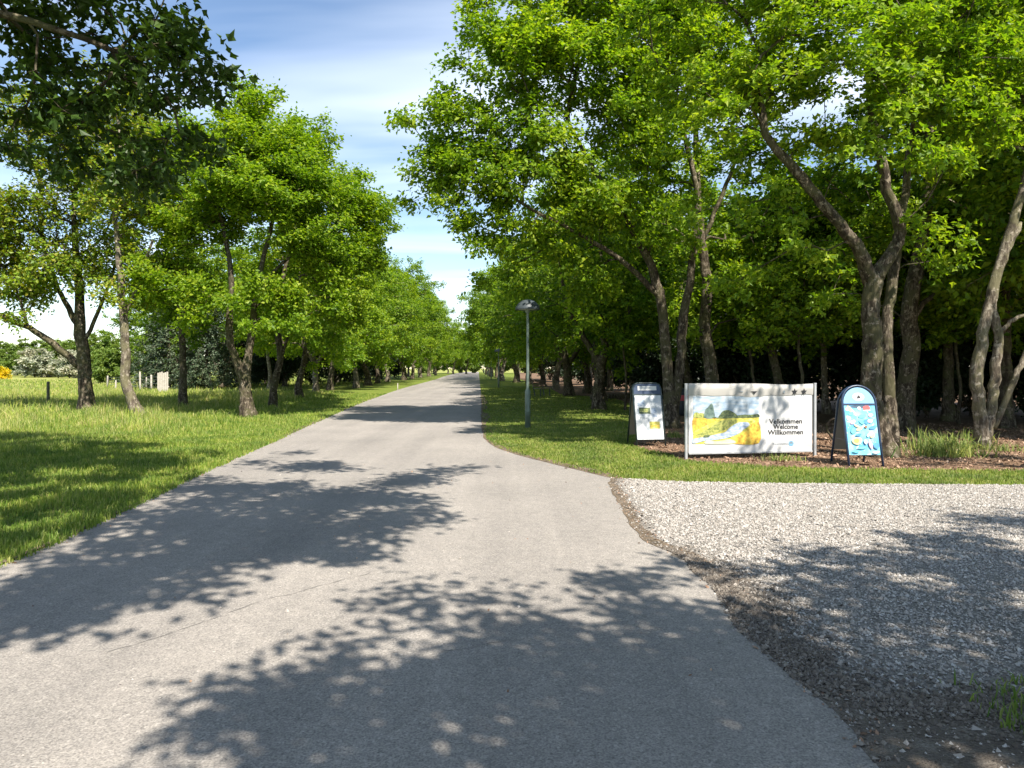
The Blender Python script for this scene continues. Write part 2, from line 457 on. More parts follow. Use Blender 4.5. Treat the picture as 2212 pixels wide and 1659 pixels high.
# hairline cracks in the asphalt
def crack(pts, wd, seed):
    r = np.random.default_rng(seed)
    L = ragged(pts, 0.05, 0.012, r)
    k = len(L); T = np.gradient(L, axis=0); T /= np.linalg.norm(T, axis=1)[:, None]
    Nn = np.stack([-T[:, 1], T[:, 0]], 1) * (wd * r.uniform(0.2, 1, k))[:, None]
    V = np.zeros((2*k, 3)); V[:k, :2] = L - Nn; V[k:, :2] = L + Nn; V[:, 2] = 0.003
    i = np.arange(k - 1)
    o = mesh_np('crack', V, [np.stack([i, i+1, i+1+k, i+k], 1)], M['crack'], road)
M['crack'] = plain('crack', (0.12, 0.112, 0.105), 0.95)
crack([gp(230, 1410), gp(340, 1378), gp(480, 1330), gp(560, 1300), gp(670, 1272), gp(800, 1238)], 0.0032, 1)
crack([gp(950, 1408), gp(1040, 1395), gp(1105, 1382)], 0.0035, 2)

# ------------------------------------------------------------------ gravel, chips, grass
def octas(P, size, r, flat=0.6):
    """a crushed stone at every point: eight crooked facets"""
    n = len(P)
    base = np.array([[1,0,-.5],[-1,0,-.5],[0,1,-.5],[0,-1,-.5],[0,0,1]], float)
    V = base[None] * r.uniform(0.65, 1.25, (n, 5, 1)) + r.normal(0, 0.2, (n, 5, 3))
    V *= np.array([1, 1, flat])
    a = r.uniform(0, 2*math.pi, n); b = r.normal(0, 0.3, n)
    ca, sa, cb, sb = np.cos(a), np.sin(a), np.cos(b), np.sin(b)
    x = V[..., 0]*ca[:, None] - V[..., 1]*sa[:, None]; y = V[..., 0]*sa[:, None] + V[..., 1]*ca[:, None]; z = V[..., 2]
    y, z = y*cb[:, None] - z*sb[:, None], y*sb[:, None] + z*cb[:, None]
    V = np.stack([x, y, z], -1) * size[:, None, None] + P[:, None, :]
    f = np.array([[0,2,4],[2,1,4],[1,3,4],[3,0,4]])
    Fx = (f[None] + 5*np.arange(n)[:, None, None]).reshape(-1, 3)
    return V.reshape(-1, 3), Fx

r = np.random.default_rng(11)
def dist_line(P, L):
    d = np.full(len(P), 1e9)
    for q in L: d = np.minimum(d, (P[:, 0]-q[0])**2 + (P[:, 1]-q[1])**2)
    return np.sqrt(d)
P = np.stack([r.uniform(0.6, 11, 300000), r.uniform(1.5, 11, 300000)], 1)
P = P[inside(P, grav_poly)]
P = P[(P[:, 0] < 0.80 * P[:, 1] + 2.1)]
de = dist_line(P, rg[::3])
ea_poly = np.vstack([ea, [(5.5, 1), (5.0, -6)], low[::-1]])
in_e = inside(P, ea_poly)
keep = r.uniform(0, 1, len(P)) < np.where(in_e, 0.04 + 0.55 * np.exp(-dist_line(P, ea[::2]) / 0.20), np.clip(de / 0.40, 0.14, 1.0) * (1 - .45*np.exp(-dist_line(P, ea[::2]) / 0.25)))
P = P[keep]
size = r.lognormal(math.log(0.0070), 0.40, len(P)).clip(0.0032, 0.019)
size *= np.where(P[:, 1] > 6, 1.15, 1.0)
P3 = np.c_[P, size * 0.35 - 0.002]
V, Fx = octas(P3, size, r)
tag(mesh_np('gravel', V, [Fx], M['pebble']), 'pale crushed gravel spread over the yard at the right', 'gravel', kind='stuff')
# soil crumbs feather the border between gravel and bare earth
Q = ea[r.integers(0, len(ea), 16000)]
P = Q + r.normal(0, 1, (16000, 2)) * np.where(r.uniform(0, 1, 16000) < .6, .07, .18)[:, None]
P2 = rg[r.integers(0, len(rg), 5000)] + np.abs(r.normal(0, .07, (5000, 1))) * [1, 0.1]
P = np.vstack([P, P2]); P = P[(P[:, 1] > 2) & inside(P, grav_poly)]
size = r.lognormal(math.log(0.0085), .35, len(P)).clip(.004, .02)
V, Fx = octas(np.c_[P, size * 0.45 + 0.002], size, r, .55)
tag(mesh_np('soil_crumbs', V, [Fx], M['crumb']), 'dark soil crumbs between the gravel and the bare earth', 'soil', kind='stuff')
# stray stones on the asphalt
n = 70
P = np.stack([r.uniform(-4, 2.5, n*3), r.uniform(3, 12, n*3)], 1); P = P[inside(P, road_poly)][:n]
P2 = rg[r.integers(0, len(rg), 160)] + r.normal(0, 0.10, (160, 2)); P2 = P2[P2[:, 1] > 2]
P = np.vstack([P, P2])
size = r.uniform(0.004, 0.011, len(P)); size[:8] = 0.016
V, Fx = octas(np.c_[P, size * 0.4], size, r)
tag(mesh_np('loose_grit', V, [Fx], M['pebble']), 'loose bits of grit scattered over the asphalt', 'grit', kind='stuff')

def flakes(P, size, r, tilt=0.5):
    n = len(P)
    q = np.array([[-1,-.45,0],[0.1,-.55,.1],[1,0,.05],[0.1,.5,-.05],[-1,.4,0]])
    V = q[None] * r.uniform(0.7, 1.3, (n, 5, 1))
    a = r.uniform(0, 2*math.pi, n); b = r.normal(0, tilt, n); c2 = r.normal(0, tilt, n)
    ca, sa, cb, sb, cc, sx = np.cos(a), np.sin(a), np.cos(b), np.sin(b), np.cos(c2), np.sin(c2)
    x, y, z = V[..., 0], V[..., 1], V[..., 2]
    y, z = y*cb[:, None] - z*sb[:, None], y*sb[:, None] + z*cb[:, None]
    x, z = x*cc[:, None] - z*sx[:, None], x*sx[:, None] + z*cc[:, None]
    x, y = x*ca[:, None] - y*sa[:, None], x*sa[:, None] + y*ca[:, None]
    V = np.stack([x, y, z], -1) * size[:, None, None] + P[:, None, :]
    return V.reshape(-1, 3), np.arange(5*n).reshape(n, 5)
P = np.stack([r.uniform(1.5, 14, 44000), r.uniform(10.5, 21, 44000)], 1)
P = P[inside(P, bed_poly)]; P = P[r.uniform(0, 1, len(P)) < np.clip(1.6 - (P[:, 1] - 11) / 8, 0.15, 1)]
# leaf and soil crumbs along the road and gravel edges
Q = np.vstack([rr[(rr[:, 1] < 20)][r.integers(0, (rr[:, 1] < 20).sum(), 900)] + r.normal(0, .1, (900, 2)) + [0.12, 0],
               rg[r.integers(0, len(rg), 1500)] + r.normal(0, .07, (1500, 2)) + [0.08, 0]])
Q = Q[Q[:, 1] > 2]
Q2 = np.stack([r.uniform(-4.5, 2, 130), r.uniform(2.8, 13, 130)], 1); Q2 = Q2[inside(Q2, road_poly)]
Q3 = rl[(rl[:, 1] < 22)][r.integers(0, (rl[:, 1] < 22).sum(), 500)] + np.abs(r.normal(0, .09, (500, 1))) * [1, 0]
Q = np.vstack([Q, Q2, Q3])
P = np.vstack([P, Q])
size = r.lognormal(math.log(0.016), 0.4, len(P)).clip(0.006, 0.045); size[-len(Q):] *= 0.5
V, Fx = flakes(np.c_[P, size * 0.25 + 0.002], size, r)
tag(mesh_np('leaf_litter', V, [Fx], M['chip']), 'reddish brown bark chips and dead leaves under the signs', 'leaf litter', kind='stuff')

def blades(P, h, wd, lean, r):
    n = len(P)
    a = r.uniform(0, 2*math.pi, n); l = np.abs(r.normal(0, lean, n)) * h
    d = np.stack([np.cos(a), np.sin(a)], 1); s = np.stack([-d[:, 1], d[:, 0]], 1)
    fa = r.uniform(-.9, .9, n); s = np.stack([np.cos(fa), np.sin(fa)], 1)
    z0 = P[:, 2]
    V = np.zeros((n, 5, 3))
    V[:, 0, :2] = P[:, :2] - s * wd[:, None] / 2; V[:, 1, :2] = P[:, :2] + s * wd[:, None] / 2
    m = P[:, :2] + d * (l * 0.3)[:, None]
    V[:, 2, :2] = m + s * wd[:, None] * 0.42; V[:, 3, :2] = m - s * wd[:, None] * 0.42
    V[:, 4, :2] = P[:, :2] + d * l[:, None]
    V[:, 0, 2] = V[:, 1, 2] = z0; V[:, 2, 2] = V[:, 3, 2] = z0 + h * 0.6; V[:, 4, 2] = z0 + h * np.sqrt(np.clip(1 - (l/h)**2 * .6, .2, 1))
    k = 5 * np.arange(n)[:, None]
    return V.reshape(-1, 3), [np.array([0, 1, 2, 3])[None] + k, np.array([3, 2, 4])[None] + k]

def far_sample(n, y0, y1, x0, x1, p, r):
    """more blades near the road's near end, fewer far away"""
    t = r.uniform(0, 1, n) ** p
    y = y0 + (y1 - y0) * t
    x = r.uniform(x0, x1, n)
    return np.stack([x, y], 1)
r = np.random.default_rng(21)
# left verge: mown edge, longer under the trees
P = np.vstack([far_sample(125000, 5, 17, -14, -3.8, 1.4, r), far_sample(110000, 15, 45, -34, -5, 1.6, r)])
P = P[inside(P, lawnL)]
P = P[(P[:, 0] > -0.72 * P[:, 1] - 1.5)]
dl = np.abs(P[:, 0] - np.interp(P[:, 1], rl[::-1, 1], rl[::-1, 0]))
tall = np.clip((dl - 1.6) / 3.5, 0, 1) * np.clip((P[:, 1] - 12) / 8, 0, 1)
def lump_noise(P, s, seed):
    q = np.random.default_rng(seed); v = 0
    for k in range(6):
        a = q.uniform(0, 6.28); f = s * q.uniform(.6, 2.2)
        v = v + np.sin((P[:, 0]*math.cos(a) + P[:, 1]*math.sin(a))*f + q.uniform(0, 6.28))
    return np.clip(.5 + v/5.0, 0, 1)
patch = lump_noise(P, 1.6, 3)
h = r.uniform(0.035, 0.085, len(P)) * (.7 + .8*lump_noise(P, 2.5, 4)) + tall * r.uniform(0.05, 0.42, len(P)) * (0.25 + patch)
wd = 0.006 + 0.00055 * P[:, 1] * (0.6 + r.uniform(0, .8, len(P)))
dry = tall * (.4 + .9*patch) > r.uniform(0.15, 0.9, len(P))
for sel, m_, nm, lb in ((~dry, 'grass', 'verge_grass', 'short green verge grass left of the road'), (dry, 'grass_dry', 'tall_grass', 'tall pale grass around the trees left of the road')):
    V, Fs = blades(np.c_[P[sel], np.full(sel.sum(), -0.006)], h[sel], wd[sel], 0.55, r)
    tag(mesh_np(nm, V, Fs, M[m_]), lb, 'grass', kind='stuff')
# meadow further out
P = far_sample(60000, 24, 95, -95, -14, 1.5, r)
P = P[(P[:, 0] > -0.72 * P[:, 1] - 2) & ~inside(P, lawnL) | (P[:, 0] > -0.72 * P[:, 1]) & (P[:, 0] < -16) & (P[:, 1] > 40)]
h = r.uniform(0.08, 0.28, len(P)); wd = 0.01 + 0.0009 * P[:, 1]
V, Fs = blades(np.c_[P, np.full(len(P), -0.012)], h, wd, 0.5, r)
tag(mesh_np('meadow_grass', V, Fs, M['grass_dry']), 'dry yellowish meadow grass in the field on the left', 'grass', kind='stuff')
# right lawn: mown, around lamp and in front of the signs
P = np.vstack([far_sample(90000, 9.5, 18, -1, 12, 1.3, r), far_sample(60000, 16, 60, -4, 16, 1.5, r)])
P = P[inside(P, lawnR) & ~inside(P, bed_poly)]
P = P[(P[:, 0] < 0.72 * P[:, 1] + 1.5)]
P = P[dist_line(P, near_r[::2]) > r.uniform(0.0, 0.30, len(P))]
h = r.uniform(0.025, 0.065, len(P)); wd = 0.006 + 0.0006 * P[:, 1] * (0.6 + r.uniform(0, .8, len(P)))
V, Fs = blades(np.c_[P, np.full(len(P), -0.008)], h, wd, 0.6, r)
tag(mesh_np('mown_grass', V, Fs, M['grass_mown']), 'short mown grass between the road and the signs', 'grass', kind='stuff')
# tuft of grass at the near right corner
P = np.array([2.62, 3.15]) + r.normal(0, 1, (1800, 2)) * [0.22, 0.26]
P = P[(P[:, 0] > 2.17) & (P[:, 1] < 3.75)]
V, Fs = blades(np.c_[P, np.zeros(len(P))], r.uniform(.03, .10, len(P)), r.uniform(.005, .01, len(P)), 0.6, r)
tag(mesh_np('corner_grass', V, Fs, M['grass']), 'tuft of green grass at the near right corner of the gravel', 'grass', kind='stuff')

# ------------------------------------------------------------------ trees
UP = np.array([0, 0, 1.0])
def grow(rg_, trunks, blobs, ncl, tip=0.007, seg=0.5, shell=0.5):
    """trunks: list of [(x,y,z,r)..]; blobs: (x,y,z,rx,ry,rz); returns limb tubes, branch tubes, cluster points and directions"""
    pos, rad, dirs, plen, par = [], [], [], [], []
    chains = []
    limbs = []
    for k, tr in enumerate(trunks):
        tr = np.asarray(tr, float)
        Q = catmull(tr, 5)
        if k == 0:
            Q[0, 3] *= 1.0
        limbs.append(Q)
        start = len(pos)
        if k == 0: pi, pl = -1, 0.0
        else:
            A = np.array(pos); pi = int(np.argmin(((A - Q[0, :3])**2).sum(1))); pl = plen[pi]
        for i in range(len(Q)):
            d = Q[min(i+1, len(Q)-1), :3] - Q[max(i-1, 0), :3]; d /= np.linalg.norm(d) + 1e-9
            pl += 0 if i == 0 else np.linalg.norm(Q[i, :3] - Q[i-1, :3])
            pos.append(Q[i, :3]); rad.append(Q[i, 3]); dirs.append(d); plen.append(pl); par.append(pi if i == 0 else len(pos)-2)
    nt_ = len(pos)
    bl = np.asarray(blobs, float)
    vol = bl[:, 3]*bl[:, 4]*bl[:, 5]*(bl[:, 6] if bl.shape[1] > 6 else 1.0); cnt = np.maximum(2, (ncl * vol / vol.sum()).astype(int))
    T = []
    for b_, c_ in zip(bl, cnt):
        v = rg_.normal(0, 1, (c_, 3)); v /= np.linalg.norm(v, axis=1)[:, None]
        rr_ = rg_.uniform(0, 1, c_) ** shell
        T.append(b_[:3] + v * rr_[:, None] * b_[3:6])
    T = np.vstack(T)
    zmin = min(b_[2]-b_[5] for b_ in bl)
    top = np.array([p for p, rdd in zip(pos, rad)])
    order = np.argsort([np.min(((top - t)**2).sum(1)) for t in T])
    A = np.zeros((nt_ + len(T)*12, 3)); Dn = np.zeros_like(A); PL = np.zeros(len(A)); ok = np.zeros(len(A), bool)
    A[:nt_] = pos; Dn[:nt_] = dirs; PL[:nt_] = plen
    ok[:nt_] = np.array(pos)[:, 2] > max(1.0, zmin * 0.55)
    if not ok[:nt_].any(): ok[nt_-3:nt_] = True
    n_ = nt_
    par2 = list(par)
    tipsdir = []
    for ti in order:
        t = T[ti]
        dv = t - A[:n_]; d = np.linalg.norm(dv, axis=1) + 1e-6
        cos = (dv * Dn[:n_]).sum(1) / d
        cost = d * (1.0 + 0.55*np.clip(0.35 - cos, 0, 2)) + 0.18*PL[:n_] + 0.5*np.clip(A[:n_, 2] - t[2], 0, 9)
        cost[~ok[:n_]] = 1e9
        k = int(np.argmin(cost))
        P0 = A[k]; dd = d[k]
        ctrl = P0 + (Dn[k]*0.5 + UP*0.25 + dv[k]/dd*0.35) * dd * 0.5
        m = int(np.clip(dd/seg, 2, 10))
        tt = np.linspace(0, 1, m+1)[1:, None]
        path = (1-tt)**2*P0 + 2*(1-tt)*tt*ctrl + tt**2*t
        path[:-1] += rg_.normal(0, 0.035*min(dd, 1.5), (m-1, 3))
        idx = [k]
        for p in path:
            A[n_] = p; q = p - A[idx[-1]]; Dn[n_] = q/(np.linalg.norm(q)+1e-9); PL[n_] = PL[idx[-1]] + np.linalg.norm(q); ok[n_] = True
            par2.append(idx[-1]); idx.append(n_); n_ += 1
        chains.append(idx); tipsdir.append(Dn[n_-1])
    # pipe model
    load = np.zeros(n_)
    for c_ in chains: load[c_[-1]] += 1
    for i in range(n_-1, -1, -1):
        if par2[i] >= 0: load[par2[i]] += load[i]
    R = tip * np.maximum(load, 1)**0.46
    R[:nt_] = np.array(rad)
    tubes = []
    for c_ in chains:
        P_ = A[c_]; r_ = R[c_].copy(); r_[0] = min(r_[0], r_[1]*1.35)
        tubes.append((P_, r_))
    tips = np.array([A[c_[-1]] for c_ in chains])
    return limbs, tubes, tips, np.array(tipsdir)

LEAF6 = (np.array([[0,0,0],[0.32,0.30,0.10],[0.72,0.24,0.06],[1,0,-0.10],[0.72,-0.24,0.06],[0.32,-0.30,0.10]]), [[0,3,2,1],[0,5,4,3]])
LEAF4 = (np.array([[0,0,0],[0.45,0.33,0.10],[1,0,-0.06],[0.45,-0.33,0.10]]), [[0,2,1],[0,3,2]])
LOBED = (np.array([[0,0,0],[0.36,0.42,0.10],[0.52,0.17,0.05],[1,0,-0.10],[0.52,-0.17,0.05],[0.36,-0.42,0.10]]), [[0,2,1],[0,3,2],[0,4,3],[0,5,4]])

def leaves(rg_, tips, tdir, centre, per, size, shape, twig_len, up=0.75, flat=0.55, spread=0.16, tw=7):
    """twigs with sprays of leaves at every tip"""
    n = len(tips)
    out_ = tips - centre; out_ /= np.linalg.norm(out_, axis=1)[:, None] + 1e-9
    td = rg_.normal(0, 1, (n, tw, 3)) * np.array([1, 1, flat]) + out_[:, None]*0.55 + tdir[:, None]*0.5
    td /= np.linalg.norm(td, axis=2)[:, :, None] + 1e-9
    tl = twig_len * rg_.uniform(0.45, 1.25, (n, tw, 1))
    te = tips[:, None] + td * tl
    k = max(1, per // tw)
    f = rg_.uniform(0.25, 1.05, (n, tw, k, 1))
    L = tips[:, None, None] + (td*tl)[:, :, None] * f + rg_.normal(0, 1, (n, tw, k, 3)) * np.array([spread, spread, spread*0.6])
    L = L.reshape(-1, 3)
    m = len(L)
    nrm = rg_.normal(0, 0.5, (m, 3)) + UP*up + np.repeat(out_, tw*k, 0)*0.35
    nrm /= np.linalg.norm(nrm, axis=1)[:, None]
    ax = rg_.normal(0, 1, (m, 3)) + np.repeat(td.reshape(-1, 3), k, 0)*0.8 - UP*0.25
    ax -= nrm * (ax*nrm).sum(1)[:, None]; ax /= np.linalg.norm(ax, axis=1)[:, None] + 1e-9
    sd = np.cross(nrm, ax)
    s = size * rg_.uniform(0.65, 1.3, (m, 1, 1))
    tv, tf = shape
    V = L[:, None] + s*(tv[None, :, 0:1]*ax[:, None] + tv[None, :, 1:2]*sd[:, None] + tv[None, :, 2:3]*nrm[:, None])
    F_ = (np.array(tf)[None] + len(tv)*np.arange(m)[:, None, None]).reshape(-1, len(tf[0]))
    return V.reshape(-1, 3), F_, te, tips

def make_tree(name, label, base, trunks, blobs, ncl, per, leaf, leafm, barkm, seed, shape=LEAF6, twig=0.42, group=None, cat='tree', tip=0.007, spread=0.10, up=0.75, shell=0.5, flare=1.5, crown_name='crown'):
    rg_ = np.random.default_rng(seed)
    base = np.asarray(base, float)
    root = empty(name, base)
    tag(root, label, cat, group)
    limbs, tubes, tips, tdir = grow(rg_, trunks, blobs, ncl, tip, shell=shell)
    mb = MB()
    for k, Q in enumerate(limbs):
        P_ = Q[:, :3].copy(); R_ = Q[:, 3].copy()
        if k == 0:
            R_ = R_ * (1 + (flare-1)*np.exp(-P_[:, 2].clip(0)/0.28)); P_[0, 2] -= 0.12
        P_[1:-1] += rg_.normal(0, 0.012, (len(P_)-2, 3))
        sides = 14 if R_[0] > 0.1 else 8
        V, Fq, Fc = tube(P_, R_, sides, True)
        # lumps
        c0 = np.repeat(P_, sides, 0); off = V - c0
        ang = np.tile(np.arange(sides), len(P_))
        ph = rg_.uniform(0, 6.28, 3)
        lump = 1 + 0.07*np.sin(ang*2*math.pi/sides*3 + ph[0] + P_[:, 2].repeat(sides)*1.7) + 0.05*np.sin(ang*2*math.pi/sides*5 + ph[1] - P_[:, 2].repeat(sides)*3) + rg_.normal(0, 0.025, len(V))
        mb.add(c0 + off*lump[:, None], [Fq])
        for fc in Fc: mb.F.setdefault(len(fc), []).append(np.array([fc]) + mb.n - len(V))
    mb.build('trunk', M[barkm], root, smooth=True)
    centre = np.average(np.asarray(blobs)[:, :3], axis=0, weights=np.asarray(blobs)[:, 3]) - np.array([0, 0, 0.8])
    V, F_, te, tp = leaves(rg_, tips, tdir, centre, per, leaf, shape, twig, up=up, spread=spread)
    mb = MB()
    for P_, R_ in tubes:
        mb.tube(P_, R_, 6 if R_[0] > 0.03 else 4, False)
    n, tw = te.shape[:2]
    A_ = np.repeat(tp, tw, 0); B_ = te.reshape(-1, 3)
    # twigs as thin three sided spikes
    d = B_ - A_; s1 = np.cross(d, UP); s1 /= np.linalg.norm(s1, axis=1)[:, None] + 1e-9; s2 = np.cross(d, s1); s2 /= np.linalg.norm(s2, axis=1)[:, None] + 1e-9
    rt = tip*0.62
    tvv = np.stack([A_ + s1*rt, A_ - s1*rt*.5 + s2*rt*.87, A_ - s1*rt*.5 - s2*rt*.87, B_], 1).reshape(-1, 3)
    k = 4*np.arange(len(A_))[:, None, None]
    mb.add(tvv, [(np.array([[0,1,3],[1,2,3],[2,0,3]])[None] + k).reshape(-1, 3)])
    bo = mb.build('branches', M[barkm], root, smooth=True); bo['kind'] = 'stuff'
    co = mesh_np(crown_name, V, [F_], M[leafm], root); co['kind'] = 'stuff'
    return root

def copy_tree(root, loc, rz=0.0, s=1.0, label=None, group=None, sz=None):
    c = root.copy(); C.objects.link(c)
    c.location = loc; c.rotation_euler = (0, 0, rz); c.scale = (s, s*(.94 + .13*abs(math.sin(rz*7))), (sz or s)*(.92 + .17*abs(math.sin(rz*5))))
    if label: c['label'] = label
    if group: c['group'] = group
    elif 'group' in c.keys(): del c['group']
    for ch in list(root.children):
        k = ch.copy(); C.objects.link(k); k.parent = c
    return c

def spec(base_uv, stems, blobs, D, dz=0):
    """measured stems (u, v, radius[, depth]) and crown masses (u, v, depth, radius) -> base and local coordinates"""
    base = wp(base_uv[0], base_uv[1], D); base[2] = 0
    out_t = []
    for st in stems:
        o_ = []
        for q in st:
            p = wp(q[0], q[1], q[3] if len(q) > 3 else D) - base
            o_.append((p[0], p[1], p[2], q[2]*0.84))
        out_t.append(o_)
    out_t[0][0] = (0, 0, 0, out_t[0][0][3])
    ob = []
    for b_ in blobs:
        p = wp(b_[0], b_[1], b_[2]) - base
        rr_ = b_[3]
        ob.append((p[0], p[1], p[2], rr_, rr_, rr_*0.85))
    return base, out_t, ob

# ---- right side, the trees round the signs
base, st, bl = spec((1905, 985), [
    [(1905, 985, .27), (1893, 930, .235), (1884, 850, .215), (1886, 760, .205), (1880, 680, .19), (1886, 592, .175)],
    [(1882, 610, .17), (1850, 530, .13, 13.1), (1790, 455, .115, 13.0), (1720, 370, .10, 12.9), (1655, 290, .08, 12.8), (1640, 180, .06, 12.8)],
    [(1892, 600, .17), (1925, 548, .13), (1946, 500, .125), (1918, 410, .11), (1896, 320, .10), (1880, 220, .08), (1872, 60, .05)],
    [(1925, 968, .17, 13.6), (1922, 850, .13, 13.7), (1915, 720, .12, 13.8), (1925, 620, .11, 13.9), (1950, 450, .09, 14), (1970, 280, .06, 14.2)]],
    [(1640, 210, 12.8, 1.25), (1780, 60, 12.8, 1.5), (1880, 180, 12.6, 1.3), (2050, 240, 13.4, 1.3), (1500, 90, 13, 1.3), (1960, 20, 13.5, 1.6),
     (1700, -180, 13, 1.9), (1950, -200, 13.5, 2.0), (1560, 290, 13.2, .8), (2120, 120, 13.2, 1.2), (1800, 330, 12.6, .8), (2010, 370, 13, .7), (1700, 420, 13.4, .7), (1930, 300, 12.4, .8), (1560, 430, 13.6, .6), (1720, 540, 13.4, .6), (1990, 480, 13.2, .6), (1780, 620, 14.2, .55), (1640, 560, 13.8, .6), (2030, 560, 13.8, .5)], 13.3)
make_tree('roadside_tree', 'thick forked maple tree right behind the blue sandwich board', base, st, bl, 350, 140, .125, 'leaf', 'bark', 101, twig=.46, spread=.10, shape=LOBED)

base, st, bl = spec((1948, 930), [
    [(1948, 930, .30), (1958, 850, .27), (1968, 750, .25), (1962, 680, .24), (1985, 560, .2), (2005, 420, .16), (2012, 260, .11), (2020, 100, .07)],
    [(1965, 700, .10), (1995, 655, .08), (2030, 625, .06), (2060, 560, .04)]],
    [(2000, 200, 19, 1.8), (2140, 100, 19, 1.8), (1900, 320, 19.5, 1.4), (2090, 360, 19, 1.1), (2000, 0, 19, 2.0), (2220, 260, 19, 1.6), (1960, 470, 18.8, 1.0), (2080, 560, 18.6, .9), (1840, 520, 19.5, 1.2), (1780, 620, 19.5, 1.0), (2060, 640, 18.9, .9), (1830, 660, 19.2, .7), (2160, 480, 19, 1.1), (1780, 400, 20, 1.2)], 18.7)
make_tree('roadside_tree', 'stout tree with mottled trunk just right of the forked maple', base, st, bl, 290, 147, .13, 'leaf', 'bark', 102, shape=LEAF4)

base, st, bl = spec((2125, 970), [
    [(2125, 970, .16), (2116, 880, .14), (2110, 800, .135), (2128, 700, .12), (2152, 600, .11), (2182, 500, .10), (2206, 420, .09), (2240, 280, .06)],
    [(2128, 955, .12), (2142, 880, .115), (2150, 800, .11), (2156, 720, .10), (2140, 640, .095), (2168, 560, .085), (2200, 480, .07)],
    [(2146, 925, .075), (2182, 840, .07), (2212, 772, .065), (2260, 640, .05), (2300, 520, .04)],
    [(2156, 720, .05), (2190, 690, .045), (2240, 670, .03)]],
    [(2180, 190, 14.4, 1.3), (2250, 380, 14.8, .9), (2100, 60, 14.6, 1.4), (2330, 200, 14.5, 1.4), (2200, -100, 14.5, 1.8), (2320, 480, 14.6, .9)], 14.4)
make_tree('roadside_tree', 'twin stemmed pale tree with twisted trunks at the right edge', base, st, bl, 230, 112, .125, 'leaf', 'bark_pale', 103, shape=LEAF4, flare=1.25)

base, st, bl = spec((1450, 925), [
    [(1450, 925, .22), (1446, 850, .18), (1438, 760, .165), (1426, 650, .15), (1400, 560, .13), (1350, 470, .10), (1290, 380, .08), (1230, 270, .05)],
    [(1452, 905, .17), (1468, 800, .15), (1478, 680, .14), (1496, 560, .11), (1506, 430, .09), (1480, 300, .07), (1440, 150, .05)],
    [(1424, 640, .10), (1340, 560, .08, 19.2), (1240, 500, .06, 19), (1130, 440, .045, 18.8), (1040, 380, .03, 18.6)]],
    [(985, 280, 18.6, 1.35), (1110, 130, 19, 1.5), (960, 380, 18.7, .9), (1060, 500, 19, .9), (1060, 420, 18.8, 1.2), (1180, 340, 19, 1.7), (1230, 130, 19.3, 1.8), (1300, 440, 19.2, 1.4), (1380, 250, 19.3, 1.8),
     (1150, -90, 20, 2.0), (1370, -60, 19.8, 2.2), (1130, 520, 19.5, .9), (1420, 80, 19.5, 1.7), (925, 260, 18.6, .7), (1040, 50, 19.2, .7), (910, 420, 18.9, .55), (1220, 560, 19.5, .9), (1330, 580, 19.5, .9), (1100, 600, 20, .8), (1440, 480, 19.2, 1.0), (1280, 640, 20, .7), (1000, 380, 18.7, .9)], 19.5)
make_tree('roadside_tree', 'spreading maple with crossing stems beside the white sandwich board, reaching over the road', base, st, bl, 620, 175, .13, 'leaf', 'bark', 104, twig=.5, spread=.12, shape=LEAF4)

base, st, bl = spec((1540, 915), [
    [(1540, 915, .25), (1538, 820, .22), (1524, 710, .2), (1526, 600, .17), (1513, 500, .14), (1505, 380, .11), (1500, 220, .07)],
    [(1518, 520, .08), (1560, 420, .07), (1600, 320, .05)]],
    [(1500, 130, 21, 1.9), (1590, 330, 21.5, 1.5), (1440, 350, 21, 1.4), (1560, 520, 21.5, 1.0), (1640, 140, 22, 1.8), (1540, -60, 21, 2.1), (1380, 520, 21.5, 1.2), (1620, 600, 21.5, 1.0), (1500, 640, 21.3, .8), (1700, 520, 21.8, 1.2), (1690, 640, 21.3, 1.0), (1600, 690, 21, .7), (1450, 690, 21, .7), (1740, 420, 22, 1.3)], 21.0)
make_tree('roadside_tree', 'upright tree with curved trunk rising right behind the welcome banner', base, st, bl, 310, 147, .13, 'leaf', 'bark', 105, shape=LEAF4)

# ---- young understorey trees between the trunks, their leaves hanging low over the signs
for k, (u, D, lab) in enumerate(((1625, 23.0, 'low leafy sapling behind the middle of the welcome banner'), (1730, 20.5, 'low leafy sapling behind the right half of the banner'), (2070, 21.0, 'low leafy sapling in the gap left of the pale twin tree'), (1350, 27.5, 'low leafy sapling behind the white sandwich board'))):
    b0 = np.array([(u - U0)/F*D, D, 0])
    make_tree('sapling', lab, b0, [[(0, 0, 0, .05), (.05, 0, 1.2, .045), (-.05, .05, 2.4, .04), (.1, 0, 4.0, .02)]],
        [(-1.0, -.3, 3.0, 1.0, 1.0, .7), (.9, -.2, 3.1, 1.0, 1.0, .7), (0, -.6, 2.7, .8, .8, .6), (-.4, .3, 4.1, 1.2, 1.2, .9), (.7, .2, 4.5, 1.1, 1.1, .9), (1.7, 0, 3.6, .7, .7, .5), (-1.8, 0, 3.8, .8, .8, .6)], 90, 91, .13, 'leaf', 'bark_dark', 160 + k, shape=LEAF4, tip=.004, flare=1.2)
